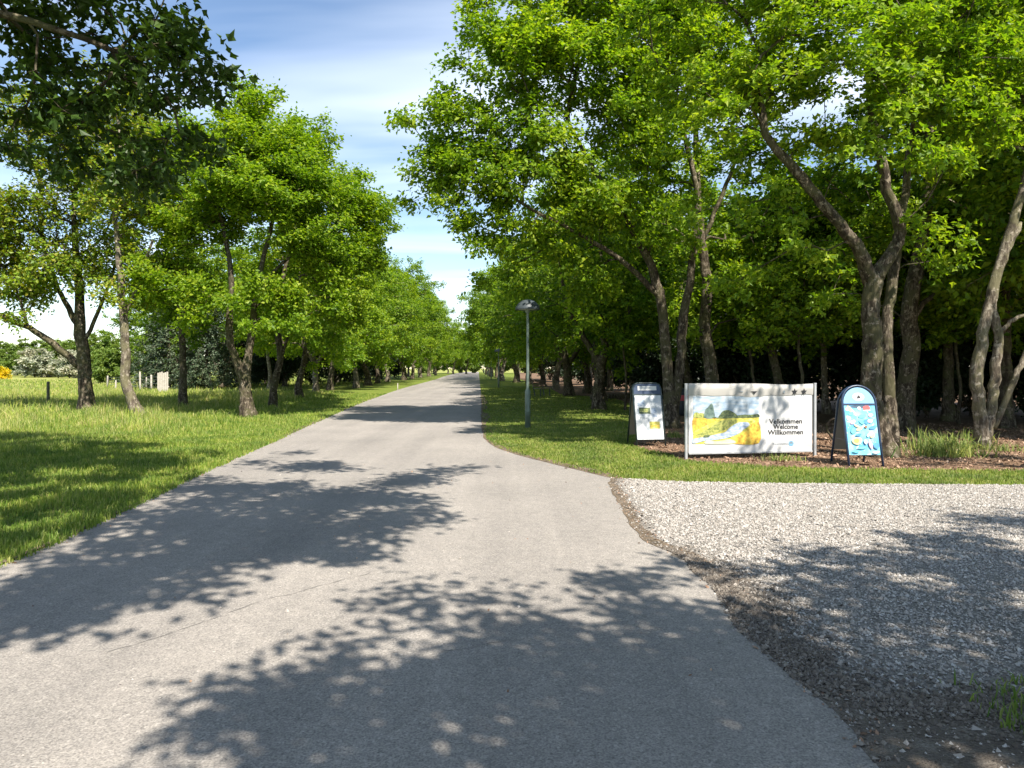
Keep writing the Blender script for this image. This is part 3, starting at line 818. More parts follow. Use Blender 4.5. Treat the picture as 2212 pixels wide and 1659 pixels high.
# ---- left side
base, st, bl = spec((187, 892), [
    [(187, 892, .29), (184, 830, .27), (180, 770, .26), (173, 710, .23), (172, 640, .18), (166, 560, .14), (160, 470, .10), (166, 350, .06)],
    [(172, 792, .16), (130, 755, .14, 26.4), (75, 715, .12, 26.2), (20, 690, .10, 26), (-60, 655, .07, 26)],
    [(175, 720, .13), (150, 670, .11), (120, 610, .09), (96, 530, .07), (80, 430, .045)],
    [(180, 745, .09), (205, 690, .08), (240, 600, .06), (270, 500, .04)],
    [(60, 705, .06, 26.2), (40, 640, .05, 26), (10, 580, .035, 26)]],
    [(60, 480, 26, 1.9), (150, 380, 26.6, 2.0), (250, 440, 27, 1.8), (90, 280, 26, 1.9), (0, 580, 26, 1.6), (210, 280, 27, 1.7), (-80, 470, 26, 1.9), (160, 580, 26, 1.5), (-40, 660, 25.8, 1.2), (230, 590, 26.4, 1.2), (60, 630, 26, 1.1), (110, 560, 26, 1.2), (20, 520, 26, 1.4), (240, 520, 26.6, 1.3), (60, 690, 25.8, .7)], 26.6)
make_tree('verge_tree', 'nearly bare spring tree with thick low limb at the left edge', base, st, bl, 620, 77, .13, 'leaf_sparse', 'bark', 111, shape=LEAF4, twig=.6, tip=.013)

base, st, bl = spec((300, 908), [
    [(300, 908, .25), (287, 872, .19), (271, 820, .17), (272, 760, .16), (268, 700, .145), (262, 620, .12), (255, 540, .10), (250, 420, .07), (262, 300, .05)],
    [(266, 690, .07), (300, 610, .06), (330, 520, .045)]],
    [(280, 420, 23.5, 1.5), (330, 320, 24, 1.4), (310, 560, 23.6, 1.1), (240, 240, 24, 1.4), (330, 640, 24, .7), (260, 620, 23, .7)], 23.0)
make_tree('verge_tree', 'slim pale tree with kinked trunk leaning off a reddish stump foot', base, st, bl, 250, 77, .125, 'leaf_sparse', 'bark_pale', 112, shape=LEAF4, twig=.55, tip=.009, flare=1.45)

base, st, bl = spec((535, 903), [
    [(535, 903, .27), (532, 865, .235), (530, 822, .22), (536, 770, .15), (545, 700, .13), (560, 600, .10), (590, 470, .07)],
    [(528, 832, .17), (510, 780, .15, 23.8), (498, 740, .14, 23.6), (495, 680, .12, 23.6), (500, 600, .10, 23.6), (480, 480, .07, 23.7)],
    [(556, 620, .07), (620, 560, .06, 24.3), (690, 520, .045, 24.6), (740, 500, .03, 25)]],
    [(420, 610, 23.3, 1.1), (385, 520, 23.6, 1.1), (560, 400, 24, 2.0), (670, 470, 24.5, 1.8), (470, 340, 24.5, 1.8), (545, 260, 25, 1.35), (640, 340, 25, 1.5), (750, 440, 25.6, 1.15),
     (700, 600, 24.6, 1.3), (770, 550, 25.6, 1.0), (590, 620, 23.6, 1.1), (450, 480, 23.6, 1.4), (340, 640, 23.4, .6), (500, 650, 22.9, .7), (520, 220, 25, .6), (430, 680, 23, .7), (620, 680, 23.6, .8), (560, 700, 22.9, .5), (680, 690, 24.4, .8), (350, 580, 23.4, .9), (800, 480, 26, .7)], 24.0)
make_tree('verge_tree', 'bright green full crowned tree with V forked trunk on the left verge', base, st, bl, 500, 182, .13, 'leaf', 'bark', 113, twig=.5, spread=.12, shape=LEAF4)

base, st, bl = spec((396, 884), [
    [(396, 884, .19), (395, 800, .16), (393, 700, .14), (400, 600, .11), (398, 460, .07)]],
    [(400, 580, 29.2, 1.5), (370, 440, 30, 1.6), (450, 430, 30, 1.6), (420, 320, 30, 1.4), (360, 660, 29, .9), (440, 660, 29, 1.0), (420, 720, 28.6, .6)], 28.5)
make_tree('verge_tree', 'thin straight trunked tree between the kinked tree and forked tree', base, st, bl, 260, 84, .14, 'leaf2', 'bark', 114, shape=LEAF4)

base, st, bl = spec((588, 882), [
    [(588, 882, .19), (592, 830, .165), (606, 775, .15), (600, 700, .14), (612, 600, .11), (640, 480, .07)],
    [(604, 790, .08), (622, 730, .07), (660, 640, .05)]],
    [(650, 560, 30.5, 1.8), (710, 650, 30, 1.3), (620, 420, 30.5, 2.0), (760, 560, 31, 1.6), (740, 420, 31.5, 1.6), (650, 300, 31, 1.3), (560, 650, 29.8, 1.0), (640, 700, 29.3, .9), (760, 660, 30, 1.1), (700, 730, 29.5, .7), (800, 480, 31.5, 1.3)], 29.4)
make_tree('verge_tree', 'crooked trunked tree right of the V forked tree on the left verge', base, st, bl, 340, 140, .14, 'leaf', 'bark', 115, twig=.5, spread=.12, shape=LEAF4)

# the spot at height z whose shade falls on a measured ground point
def shade_at(u, v, z):
    g = gp(u, v)
    k = z / math.tan(SUN_EL)
    return np.array([g[0] - LH.x*k, g[1] - LH.y*k, z])
# ---- tree whose branch hangs into the upper left, standing outside the picture
ob = [-8.4, 5.6, 0]
make_tree('overhanging_tree', 'dark leafy branches of an oak hanging into the upper left corner', ob,
    [[(0, 0, 0, .34), (.1, 0, 1.5, .28), (.2, .1, 3, .25), (.4, .2, 4.5, .2), (.5, .4, 6.5, .14), (.6, .6, 8.5, .08)],
     [(.3, .1, 3.9, .12), (1.4, 1.2, 4.9, .08), (2.7, 2.4, 5.5, .045), (3.9, 3.2, 5.3, .025)],
     [(.4, .2, 4.6, .12), (1.4, .6, 5.8, .09), (2.8, 1.2, 6.6, .06), (4.0, 1.8, 6.9, .035)]],
    [tuple(wp(u, v, D) - np.array(ob)) + (rd, rd, rd*.75, 2.2) for u, v, D, rd in
      ((90, 60, 8.8, .75), (240, 40, 8.8, .7), (330, 120, 8.7, .65), (390, 210, 8.6, .5), (300, 280, 8.7, .55), (190, 250, 8.8, .55), (380, 310, 8.7, .38), (350, 20, 9, .5), (20, 230, 8.8, .55), (40, 310, 8.7, .35), (120, 160, 8.8, .6), (440, -60, 9, .4), (280, 190, 8.7, .5), (330, 370, 8.7, .25), (230, 330, 8.8, .4), (150, 330, 8.8, .3), (410, 130, 8.7, .35))]
    + [(2.2, 1.8, 7.2, 2.0, 2.0, 1.3, 1), (-.5, 2.5, 7.5, 2.4, 2.4, 1.6, .7), (.5, -1.2, 8, 2.4, 2.4, 1.6, .5), (-2, .5, 6.5, 2, 2, 1.6, .5), (.8, 4.5, 7.8, 1.6, 1.6, 1.2, 1), (3.2, 2.0, 7.4, 1.6, 1.6, 1, 1.3), (3.4, 3.2, 7.9, 1.3, 1.3, .9, 1.0)]
    + [tuple(shade_at(u, v, z) - np.array(ob)) + (rd, rd, rd*.6, 3.5) for u, v, z, rd in ((100, 1000, 7.4, .7), (250, 1030, 7.3, .7), (360, 1000, 7.4, .6), (110, 1090, 7.1, .7), (260, 1090, 7.1, .5), (-50, 1040, 7.2, .8), (30, 1170, 6.9, .6), (430, 985, 7.4, .4), (180, 985, 7.6, .5), (-60, 1130, 7.0, .6), (160, 1150, 6.9, .5), (330, 1060, 7.2, .5), (60, 1060, 7.2, .6), (200, 1070, 7.2, .6), (420, 1025, 7.3, .4), (120, 960, 7.8, .6), (-30, 975, 7.7, .7), (290, 965, 7.7, .5))],
    600, 77, .125, 'leaf_over', 'bark_dark', 121, shape=LOBED, twig=.38, spread=.11)

# ---- trees right of and behind the viewer whose shade falls over the road and gravel
tb = np.array([7.4, -3.6, 0])
cl = [(700, 1570, 5.6, .5), (520, 1540, 5.4, .36), (880, 1520, 5.6, .5), (1020, 1440, 5.6, .5), (1150, 1550, 5.6, .7), (1180, 1370, 5.7, .45), (1050, 1300, 5.7, .4), (920, 1290, 5.7, .25),
      (1350, 1440, 5.8, .7), (1400, 1280, 5.9, .45), (1500, 1340, 5.9, .6), (1600, 1500, 6, .8), (1560, 1240, 6, .35), (1350, 1620, 5.8, .7), (720, 1440, 5.5, .22),
      (1750, 1260, 6.2, .5), (1900, 1230, 6.2, .55), (2060, 1180, 6.4, .6), (1850, 1340, 6.2, .6), (2050, 1320, 6.2, .7), (2200, 1130, 6.6, .6), (1900, 1480, 6.2, .7), (2180, 1240, 6.4, .8), (2150, 1450, 6.3, .8), (2000, 1600, 6, .8), (1600, 1640, 6, .6), (800, 1630, 5.6, .45), (620, 1600, 5.5, .4), (1000, 1600, 5.6, .5)]
make_tree('shade_tree', 'tree right of the viewer whose shade dapples the near asphalt and gravel', tb,
    [[(0, 0, 0, .3), (-.1, .1, 1.6, .25), (0, .2, 3.2, .22), (-.2, .4, 4.6, .15), (-.3, .6, 6, .08), (-.4, .8, 7.2, .04)],
     [(-.2, .4, 4.0, .10), (-1.2, .5, 5.0, .06), (-2.2, .7, 5.6, .035)]],
    [tuple(shade_at(u, v, z) - tb) + (rd, rd, rd*.7) for u, v, z, rd in cl], 250, 63, .13, 'leaf2', 'bark', 131, shape=LEAF4, twig=.36, spread=.12, tip=.0022)
tb = np.array([3.2, -7.2, 0])
cl = [(100, 1290, 6.5, .45), (230, 1240, 6.6, .5), (40, 1340, 6.5, .3), (350, 1230, 6.6, .4), (330, 1170, 6.7, .4), (450, 1130, 6.8, .55), (560, 1060, 6.9, .6), (680, 1010, 7, .55), (620, 1140, 6.8, .55), (750, 1080, 7, .6),
      (860, 1040, 7, .5), (940, 1020, 7, .32), (860, 1120, 6.9, .4), (760, 1170, 6.8, .35), (700, 1200, 6.8, .25), (480, 1200, 6.7, .35), (400, 1260, 6.6, .2), (650, 980, 7.1, .3), (500, 1090, 6.9, .5), (1000, 1013, 7.1, .16), (560, 1000, 7.1, .3), (420, 1050, 7, .4), (300, 1120, 6.9, .4), (590, 1170, 6.8, .5), (520, 1140, 6.8, .5), (800, 1130, 6.9, .4), (680, 1090, 6.9, .6), (380, 1200, 6.7, .4), (180, 1300, 6.6, .4), (900, 1080, 7, .3)]
make_tree('shade_tree', 'tall tree behind the viewer whose shade crosses the road to the left verge', tb,
    [[(0, 0, 0, .28), (.05, .2, 2.0, .23), (0, .3, 3.6, .2), (.1, .6, 4.6, .15), (.1, 1.0, 5.4, .07)],
     [(.1, .8, 5.0, .08)] + [tuple(shade_at(u, v, z) - tb) + (rd,) for u, v, z, rd in ((1450, 1750, 5.4, .04), (1200, 1480, 5.8, .026), (1010, 1300, 6.2, .003), (900, 1160, 6.6, .003), (720, 1100, 6.8, .008), (480, 1170, 6.7, .007))]],
    [tuple(shade_at(u, v, z) - tb) + (rd, rd, rd*.6) for u, v, z, rd in cl], 280, 63, .13, 'leaf2', 'bark', 132, shape=LEAF4, twig=.38, spread=.13, tip=.002)

tb = np.array([11.6, 7.0, 0])  # tree added out of view, crown shaped to dapple the banner and trunks
def sun_from(x, y_, z, h):
    k = (h - z) / math.tan(SUN_EL)
    return np.array([x - LH.x*k, y_ - LH.y*k, h])
cl = [(3.3, 12.9, .95, 7.0, .30), (4.0, 13.0, .75, 7.2, .28), (4.9, 13.1, 1.15, 7.1, .16), (6.6, 13.2, 1.0, 7.4, .4), (6.7, 13.3, 2.2, 7.8, .4), (6.6, 13.2, 3.3, 8.2, .4), (7.6, 13.0, 0, 7.2, .4), (9.3, 14.3, .9, 7.6, .4), (9.4, 14.3, 2.2, 8.0, .4), (8.6, 13.2, 0, 7.3, .4), (10, 18.5, 1.5, 8.4, .5), (2.9, 15, .7, 7.6, .28), (4.4, 13.0, .3, 6.9, .2), (7.0, 12.0, 0, 7.0, .3), (9.9, 12.6, 0, 7.0, .4)]
make_tree('shade_tree', 'unseen tree added past the right edge so its thin shade dapples the banner and trunks', tb,
    [[(0, 0, 0, .24), (0, .1, 2, .2), (-.2, .3, 4.2, .16), (-.5, .4, 6.0, .1), (-.9, .5, 7.6, .05)], [(-.4, .4, 5.6, .07), (-1.6, .8, 6.8, .045), (-2.8, 1.2, 7.4, .02)]],
    [tuple(sun_from(x, y_, z, h) - tb) + (rd, rd, rd*.7) for x, y_, z, h, rd in cl], 75, 49, .12, 'leaf', 'bark', 133, shape=LEAF4, twig=.3, spread=.09, tip=.003)
# ---- avenue trees: four individuals, copied down the road
def proto(seed, leafm, barkm, rad, th, top, ncl, per, leaf, nb=9, fork=True, bend=.3, loc=(0, 0, 0), label='', name='avenue_tree', twig=.5, group=None, trunk_r=.2):
    q = np.random.default_rng(seed)
    ba = q.uniform(0, 6.28)
    t0 = [(0, 0, 0, trunk_r), (q.normal(0, .05), q.normal(0, .05), th*.35, trunk_r*.85), (math.cos(ba)*bend*.5, math.sin(ba)*bend*.5, th*.75, trunk_r*.75), (math.cos(ba)*bend, math.sin(ba)*bend, th*1.1, trunk_r*.65), (math.cos(ba)*bend*.7, math.sin(ba)*bend*.7, th*1.8, trunk_r*.4), (0, 0, top*.8, trunk_r*.2)]
    tr = [t0]
    if fork:
        for s_ in (1, -1):
            a_ = ba + s_*1.3 + q.normal(0, .3)
            tr.append([(t0[2][0], t0[2][1], th*.8, trunk_r*.55), (math.cos(a_)*.6, math.sin(a_)*.6, th*1.25, trunk_r*.45), (math.cos(a_)*1.3, math.sin(a_)*1.3, th*1.9, trunk_r*.3), (math.cos(a_)*1.8, math.sin(a_)*1.8, top*.72, trunk_r*.14)])
    bl_ = []
    zc = (th*1.15 + top) / 2
    for i in range(nb):
        a_ = i*2.4 + q.uniform(0, .6); f_ = (i + .5)/nb
        z_ = th*1.15 + (top - th*1.15)*f_
        prof = math.sin(math.pi*(0.18 + 0.74*f_))
        d_ = rad*.58*prof
        rb = rad*q.uniform(.42, .58)*(0.65 + .4*prof)
        bl_.append((math.cos(a_)*d_, math.sin(a_)*d_, z_, rb, rb, rb*.75))
    return make_tree(name, label, loc, tr, bl_, ncl, per, leaf, leafm, barkm, seed, shape=LEAF4, twig=twig, group=group, spread=.13)

ordn = ['first', 'second', 'third', 'fourth', 'fifth', 'sixth', 'seventh', 'eighth', 'ninth', 'tenth', 'eleventh', 'twelfth', 'thirteenth', 'fourteenth']
rnd = random.Random(4)
leftL = [(38.5, -11.2), (45.5, -12.2), (53, -13.0), (58, -12.1), (66, -13.4), (75, -13.6), (85, -14.2), (96, -14.6), (108, -15), (122, -15.4), (138, -16), (156, -16.5)]
rightL = [(28.5, 3.4), (35.5, 4.3), (42, 3.3), (46.5, 4.6), (54, 3.0), (62, 2.4), (71, 1.6), (81, .6), (92, -1.0), (104, -1.8), (118, -2.6), (134, -3.6), (152, -4.6), (172, -6)]
pa = proto(201, 'leaf', 'bark', 4.0, 2.0, 9.6, 300, 98, .16, loc=(leftL[0][1], leftL[0][0], 0), label='first avenue tree beyond the crooked tree along the left verge')
pb = proto(202, 'leaf', 'bark_pale', 3.9, 2.2, 9.4, 300, 91, .16, bend=.5, loc=(leftL[1][1], leftL[1][0], 0), label='second avenue tree beyond the crooked tree along the left verge')
pc = proto(203, 'leaf2', 'bark', 4.3, 2.2, 9.9, 320, 91, .16, bend=.6, loc=(rightL[0][1], rightL[0][0], 0), label='first avenue tree past the nearest lamp along the right lawn', trunk_r=.24)
pd = proto(204, 'leaf2', 'bark_dark', 4.2, 2.0, 9.6, 300, 91, .16, loc=(rightL[1][1], rightL[1][0], 0), label='second avenue tree past the nearest lamp along the right lawn', trunk_r=.25)
for i, (y, x) in enumerate(leftL[2:]):
    copy_tree((pa, pb, pc)[i % 3], (x + rnd.uniform(-.4, .4), y, 0), rnd.uniform(0, 6.28), rnd.uniform(.98, 1.08) * (1.0 + min(.32, max(0, y-40)*.007)), '%s avenue tree beyond the crooked tree along the left verge' % ordn[i+2], 'avenue trees along the left verge')
for i, (y, x) in enumerate(rightL[2:]):
    copy_tree((pd, pc, pb, pa)[i % 4], (x + rnd.uniform(-.3, .3), y, 0), rnd.uniform(0, 6.28), rnd.uniform(1.0, 1.12) * (1.0 + min(.38, max(0, y-40)*.008)), '%s avenue tree past the nearest lamp along the right lawn' % ordn[i+2], 'avenue trees along the right lawn')
for p, g in ((pa, 'avenue trees along the left verge'), (pb, 'avenue trees along the left verge'), (pc, 'avenue trees along the right lawn'), (pd, 'avenue trees along the right lawn')): p['group'] = g

# ---- woodland trees
wa = proto(211, 'leaf2', 'bark_dark', 3.2, 2.5, 7.6, 180, 84, .18, nb=8, fork=False, loc=(8.6, 23.5, 0), label='woodland tree standing second behind the welcome banner', name='woodland_tree', trunk_r=.17)
wb = proto(212, 'leaf2', 'bark_pale', 3.0, 2.9, 8.0, 170, 84, .18, nb=8, fork=False, loc=(11.0, 25.5, 0), label='slim pale stemmed woodland tree behind the right end of the banner', name='woodland_tree', trunk_r=.13)
GR = 'trees in the dark wood on the right'
GL = 'trees in the dark wood on the left'
wa['group'] = GR; wb['group'] = GR
DIM_R = 'dim tree deep in the dark wood right of the lamps'
DIM_X = 'tree added to shade the wood behind the pale twin stemmed tree'  # added trees that keep sun off the floor of the wood
DIM_L = 'dim tree deep in the dark wood beyond the left avenue'
for i, (x, y, s_, lab) in enumerate((
    (7.2, 30.0, 1.1, 'woodland tree behind the left end of the welcome banner, above the evergreen shrubs'),
    (9.0, 36.4, 1.15, 'woodland tree glimpsed behind the upright curved tree, deeper in the wood'),
    (13.2, 22.0, 1.0, 'woodland tree with thin trunk in the gap right of the stout mottled tree'),
    (13.4, 28.1, 1.05, 'woodland tree glimpsed between the forked maple and the stout mottled tree'),
    (13.2, 19.6, 1.08, 'woodland tree above the low sapling left of the pale twin tree'),
    (12.6, 16.8, 1.05, 'leafy woodland tree close behind the pale twin stemmed tree'),
    (18.1, 24.0, 1.05, 'woodland tree glimpsed at the very right edge behind the twin tree'),
    (13.0, 34.3, 1.15, 'tall woodland tree showing through the crown above the banner'),
    (16.4, 15.0, 1.0, 'unseen woodland tree added past the right edge to shade the wood'),  # this and the next stand out of view, added to block light
    (17.6, 18.6, 1.1, 'second unseen woodland tree added past the right edge to shade the wood'),
    (16.8, 21.4, 1.1, DIM_X), (20.6, 20.2, 1.1, DIM_X), (21.5, 26, 1.2, DIM_X), (18.6, 30, 1.2, DIM_X), (15.4, 31, 1.2, DIM_X), (7.2, 43.7, 1.2, DIM_R), (6.8, 50.7, 1.2, DIM_R), (6.2, 58.1, 1.2, DIM_R), (5.2, 83.9, 1.25, DIM_R), (5.7, 100.8, 1.25, DIM_R), (11.5, 48.6, 1.2, DIM_R))):
    copy_tree((wa, wb)[i % 2], (x, y, 0), rnd.uniform(0, 6.28), s_, lab, GR)
for i, (x, y, s_, lab) in enumerate((
    (-17.3, 52.0, 1.1, 'woodland tree behind the V forked tree, nearest tree of the left wood'),
    (-18.5, 59.4, 1.15, 'woodland tree glimpsed between the forked and crooked verge trees'),
    (-23.7, 60.0, 1.2, 'woodland tree rising right behind the drooping grey green conifer'),
    (-28.7, 66.0, 1.2, 'woodland tree rising behind the left one of the two conifers'),
    (-35.3, 76.0, 1.2, 'woodland tree behind the pale fence, left of the conifers'),
    (-42.7, 88.0, 1.2, 'farther woodland tree behind the pale fence, at the left end of the wood'),
    (-18.3, 76.8, 1.2, DIM_L), (-19.1, 134.2, 1.3, DIM_L), (-28.2, 75.2, 1.2, DIM_L), (-19.0, 90, 1.2, DIM_L), (-19.4, 108, 1.2, DIM_L))):
    copy_tree((wb, wa, pc)[i % 3], (x, y, 0), rnd.uniform(0, 6.28), s_, lab, GL)
# the end of the avenue
for i, (x, y) in enumerate(((-24, 188), (-18, 205), (-12, 192), (2, 195), (-15, 186), (-21, 196), (-7, 200))):
    copy_tree((pa, pb)[i % 2], (x, y, 0), rnd.uniform(0, 6.28), rnd.uniform(1.15, 1.45), 'tree closing the far end of the road', 'trees closing the far end of the road')

# ---- shrubs
def shrub(name, label, loc, leafm, rad, h, ncl, per, leaf, seed, group=None, cat='shrub', nb=8):
    q = np.random.default_rng(seed)
    tr = [[(0, 0, 0, .07), (q.normal(0, .1), q.normal(0, .1), h*.3, .05), (q.normal(0, .15), q.normal(0, .15), h*.7, .025)]]
    for s_ in range(3):
        a_ = s_*2.1 + q.uniform(0, .5)
        tr.append([(0, 0, .12, .045), (math.cos(a_)*rad*.3, math.sin(a_)*rad*.3, h*.25, .035), (math.cos(a_)*rad*.6, math.sin(a_)*rad*.6, h*.55, .02)])
    bl_ = []
    for i in range(nb):
        a_ = i*2.4 + q.uniform(0, .5); f_ = (i+.5)/nb
        d_ = rad*.6*math.sin(math.pi*(.35 + .6*f_)); rb = rad*q.uniform(.4, .6)
        bl_.append((math.cos(a_)*d_, math.sin(a_)*d_, h*(.16 + .72*f_), rb, rb, rb*.7))
    return make_tree(name, label, loc, tr, bl_, ncl, per, leaf, leafm, 'bark_dark', seed, shape=LEAF4, twig=.35, group=group, cat=cat, tip=.005, spread=.16, shell=.4)

ev = shrub('added_evergreen_shrub', 'added dark evergreen shrub blacking out the wood behind the banner', (9.5, 29, 0), 'leaf_dark', 1.9, 4.2, 150, 84, .17, 301, group='added dark evergreen shrubs under the right wood')  # thicket added so the inside of the wood goes black
DE = 'added dark evergreen shrub far back under the right wood'
for i, (x, y, s_, lab) in enumerate(((6.6, 33, .9, 'added dark evergreen shrub behind the white sandwich board'), (12.5, 27, 1.1, 'added dark evergreen shrub between the banner and the blue board, in the wood'), (15.5, 24.6, 1.1, 'added dark evergreen shrub left of the pale twin tree, deep in the wood'),
    (14.2, 28.4, 1.2, 'added dark evergreen shrub glimpsed left of the forked maple trunk'), (17.4, 26.4, 1.3, 'added dark evergreen shrub behind the twin stems of the pale tree'), (8.2, 37, 1.1, 'added dark evergreen shrub between white board and banner, far back'), (10.4, 29.6, 1, 'second added dark evergreen shrub behind the middle of the banner'),
    (16.2, 20.9, .75, 'small added dark evergreen shrub at the right edge of the view'), (13.4, 23.6, .7, 'small added dark evergreen shrub in the gap between stout tree and twin tree'), (11, 32.5, 1.2, DE), (20.8, 24.2, 1.4, DE), (18.5, 22.3, 1.1, DE), (19.4, 18.6, .9, DE), (7.8, 44, 1.1, DE), (10.5, 40, 1.2, DE), (8.5, 52, 1.2, DE), (7.8, 61, 1.2, DE), (7, 71, 1.3, DE), (6.2, 82, 1.3, DE), (5, 96, 1.4, DE))):
    copy_tree(ev, (x, y, 0), rnd.uniform(0, 6.28), s_, lab, 'added dark evergreen shrubs under the right wood')
DE = 'added dark evergreen shrub far along the left wood'
for i, (x, y, s_, lab) in enumerate(((-19.5, 59, 1.0, 'added dark evergreen shrub between the forked and crooked verge trees'), (-17.6, 64, 1.1, 'added dark evergreen shrub right of the crooked verge tree'), (-22.8, 61.5, .9, 'added dark evergreen shrub right beside the drooping conifer'), (-17.2, 71, 1.2, 'added dark evergreen shrub behind the second avenue tree on the left'), (-21.5, 66, 1.2, DE), (-24, 71, 1.3, DE), (-17.6, 79, 1.3, DE), (-20, 85, 1.5, DE), (-18, 92, 1.4, DE), (-18.5, 104, 1.5, DE), (-19, 118, 1.6, DE), (-27, 74, 1.5, DE))):
    copy_tree(ev, (x, y, 0), rnd.uniform(0, 6.28), s_, lab, 'added dark evergreen shrubs under the left wood')

# grey green conifer behind the left verge: tiers of drooping boughs
def conifer(name, label, loc, rad, h, seed, group=None):
    q = np.random.default_rng(seed)
    root = empty(name, loc); tag(root, label, 'conifer', group)
    mb = MB(); mb.tube([(0, 0, -.1), (0, 0, h*.5), (0, 0, h)], [.16, .09, .015], 8); mb.build('trunk', M['bark_dark'], root, True)
    tips = []; dr = []
    mb = MB()
    for k in range(22):
        z0 = .5 + (h - .6)*k/22; rr_ = rad*(1 - k/22)**.8 + .15
        for a_ in np.arange(0, 6.28, 6.28/max(5, int(9*(1-k/24)))):
            a2 = a_ + q.uniform(0, .6); r2 = rr_*q.uniform(.75, 1.1)
            p = [np.array([0, 0, z0]), np.array([math.cos(a2)*r2*.5, math.sin(a2)*r2*.5, z0+.1]), np.array([math.cos(a2)*r2, math.sin(a2)*r2, z0-.25*r2])]
            P_ = catmull(p, 3); mb.tube(P_, np.linspace(.03, .006, len(P_)), 4, False)
            for f_ in (.35, .6, .8, 1.0):
                tips.append(P_[int(f_*(len(P_)-1))]); dr.append(P_[-1]-P_[-2])
    mb.build('branches', M['bark_dark'], root, True)['kind'] = 'stuff'
    tips = np.array(tips); dr = np.array(dr); dr /= np.linalg.norm(dr, axis=1)[:, None]
    V, F_, te, tp = leaves(q, tips, dr, np.array([0, 0, h*.4]), 28, .16, LEAF4, .35, up=.6, flat=.25, spread=.09, tw=4)
    mesh_np('crown', V, [F_], M['leaf_blue'], root)['kind'] = 'stuff'
    return root
cf = conifer('conifer', 'grey green conifer with drooping boughs behind the forked tree', (-23.0, 55, 0), 2.9, 7.5, 41)
copy_tree(cf, (-26.8, 57, 0), 2.0, 1.05, 'grey green conifer just left of the drooping conifer, behind the thin straight tree', None)
# hedgerow across the field
hg = shrub('hedge_shrub', 'green hedgerow bush far across the field', (-80, 128, 0), 'leaf_hedge', 3.4, 5.5, 150, 70, .34, 311, group='hedgerow bushes across the field')
hw = shrub('blossom_shrub', 'white blossoming hawthorn bush right of the bare tree trunk base, far across field', tuple(gp(150, 817) * [1, 1, 0]), 'leaf_white', 2.6, 4.2, 130, 70, .30, 312, group='blossoming hawthorns across the field')
hy = shrub('gorse_bush', 'bright yellow flowering bush at the far left edge of the field', tuple(gp(4, 819) * [1, 1, 0]), 'leaf_yellow', 1.1, 1.5, 60, 56, .2, 313)
hw['label'] = 'white blossoming hawthorn seen beside the bare tree trunk'
copy_tree(hw, tuple(gp(75, 815.5) * [1, 1, 0]), 1.2, 1.15, 'pale blossoming hawthorn left of the bare tree, near the yellow bush', 'blossoming hawthorns across the field')
hg['label'] = 'green hedgerow bush between the two white hawthorns across the field'
HB = 'far hedgerow bush peeping over the nearer hedge across the field'
for x, y, s_, lab in ((-107.7, 151, 1.1, HB), (-111.2, 159, 1.25, HB), (-94.4, 141.5, 1.2, 'rounded green hedgerow bush behind the yellow bush'), (-86.4, 135.7, 1.1, 'green hedgerow bush behind the pale left hawthorn'), (-92, 151.8, 1.3, HB), (-98.6, 158.6, 1.2, HB), (-82.7, 139.9, 1.15, 'green hedgerow bush behind the hawthorn beside the bare tree'), (-71.6, 127.7, 1.2, 'tall green hedgerow bush just right of the bare tree trunk'), (-103, 147, .9, HB), (-76, 133, .9, HB), (-118, 156, 1.1, HB)):
    copy_tree(hg, (x, y, 0), rnd.uniform(0, 6.28), s_, lab, 'hedgerow bushes across the field')
for u, v, s_, lab in ((250, 828, .9, 'green bush between the bare tree and the kinked tree, behind the pale fence'), (300, 826, 1.0, 'green bush behind the tall pale fence post'), (345, 828, 1.1, 'green bush above the upright pale boards'), (390, 827, 1.2, 'green bush left of the conifers behind the thin straight tree'), (220, 822, .9, 'smaller green bush right of the bare tree trunk, across the field')):
    p = gp(u, v); copy_tree(hg, (p[0], p[1], 0), rnd.uniform(0, 6.28), s_*.7, lab, 'bushes behind the pale fence')
for i, x in enumerate((-32, -25.7, -19, -14.6, -9, -3.5, 1, 5, 10)):
    copy_tree(hg, (x, 231 + rnd.uniform(-3, 3), 0), rnd.uniform(0, 6.28), rnd.uniform(1.2, 1.7), 'green bush of the hedge across the far end of the road', 'hedge across the far end of the road')
# ------------------------------------------------------------------ small plants
def clump(name, label, c, n, h, sp, wd, seed, m_='clump', lean=.7, group=None):
    q = np.random.default_rng(seed)
    P_ = np.c_[q.normal(0, 1, (n, 2))*sp, np.zeros(n)]
    V, Fs = blades(P_, q.uniform(.35, 1.0, n)*h, q.uniform(.6, 1.2, n)*wd, lean, q)
    root = empty(name, (c[0], c[1], -.004)); tag(root, label, 'plant', group)
    mesh_np('blades', V, Fs, M[m_], root)['kind'] = 'stuff'
    return root
g = gp(2050, 985)
clump('daylily_clump', 'large clump of long yellow green strap leaves beside the pale twin tree', g, 420, .50, [.34, .15], .018, 1, lean=1.0)
clump('daylily_clump', 'loose grey green tuft of leaves at the left foot of the big leafy clump', gp(1990, 972), 90, .52, [.16, .10], .02, 2, lean=.5)
clump('weed_tuft', 'small yellow green weed tuft growing in front of the banner foot', gp(1690, 995), 130, .16, [.17, .05], .012, 3, lean=.7)
clump('weed_tuft', 'small green tuft right of the pale twin tree', gp(2175, 975), 90, .22, [.22, .09], .014, 4, lean=.7)
clump('weed_tuft', 'green tuft of weeds between white sandwich board and welcome banner', gp(1458, 945), 80, .22, [.09, .07], .014, 5, lean=.7)
for i, lab in enumerate(('dim tuft of undergrowth right of the stout mottled trunk', 'dim tuft of undergrowth left of the pale twin trunk')):
    clump('woodland_fern', lab, (9.2 + i*.95, 15.4 + i*.7), 60, .34, [.2, .2], .02, 60+i, m_='grass', group='undergrowth tufts in the right wood')

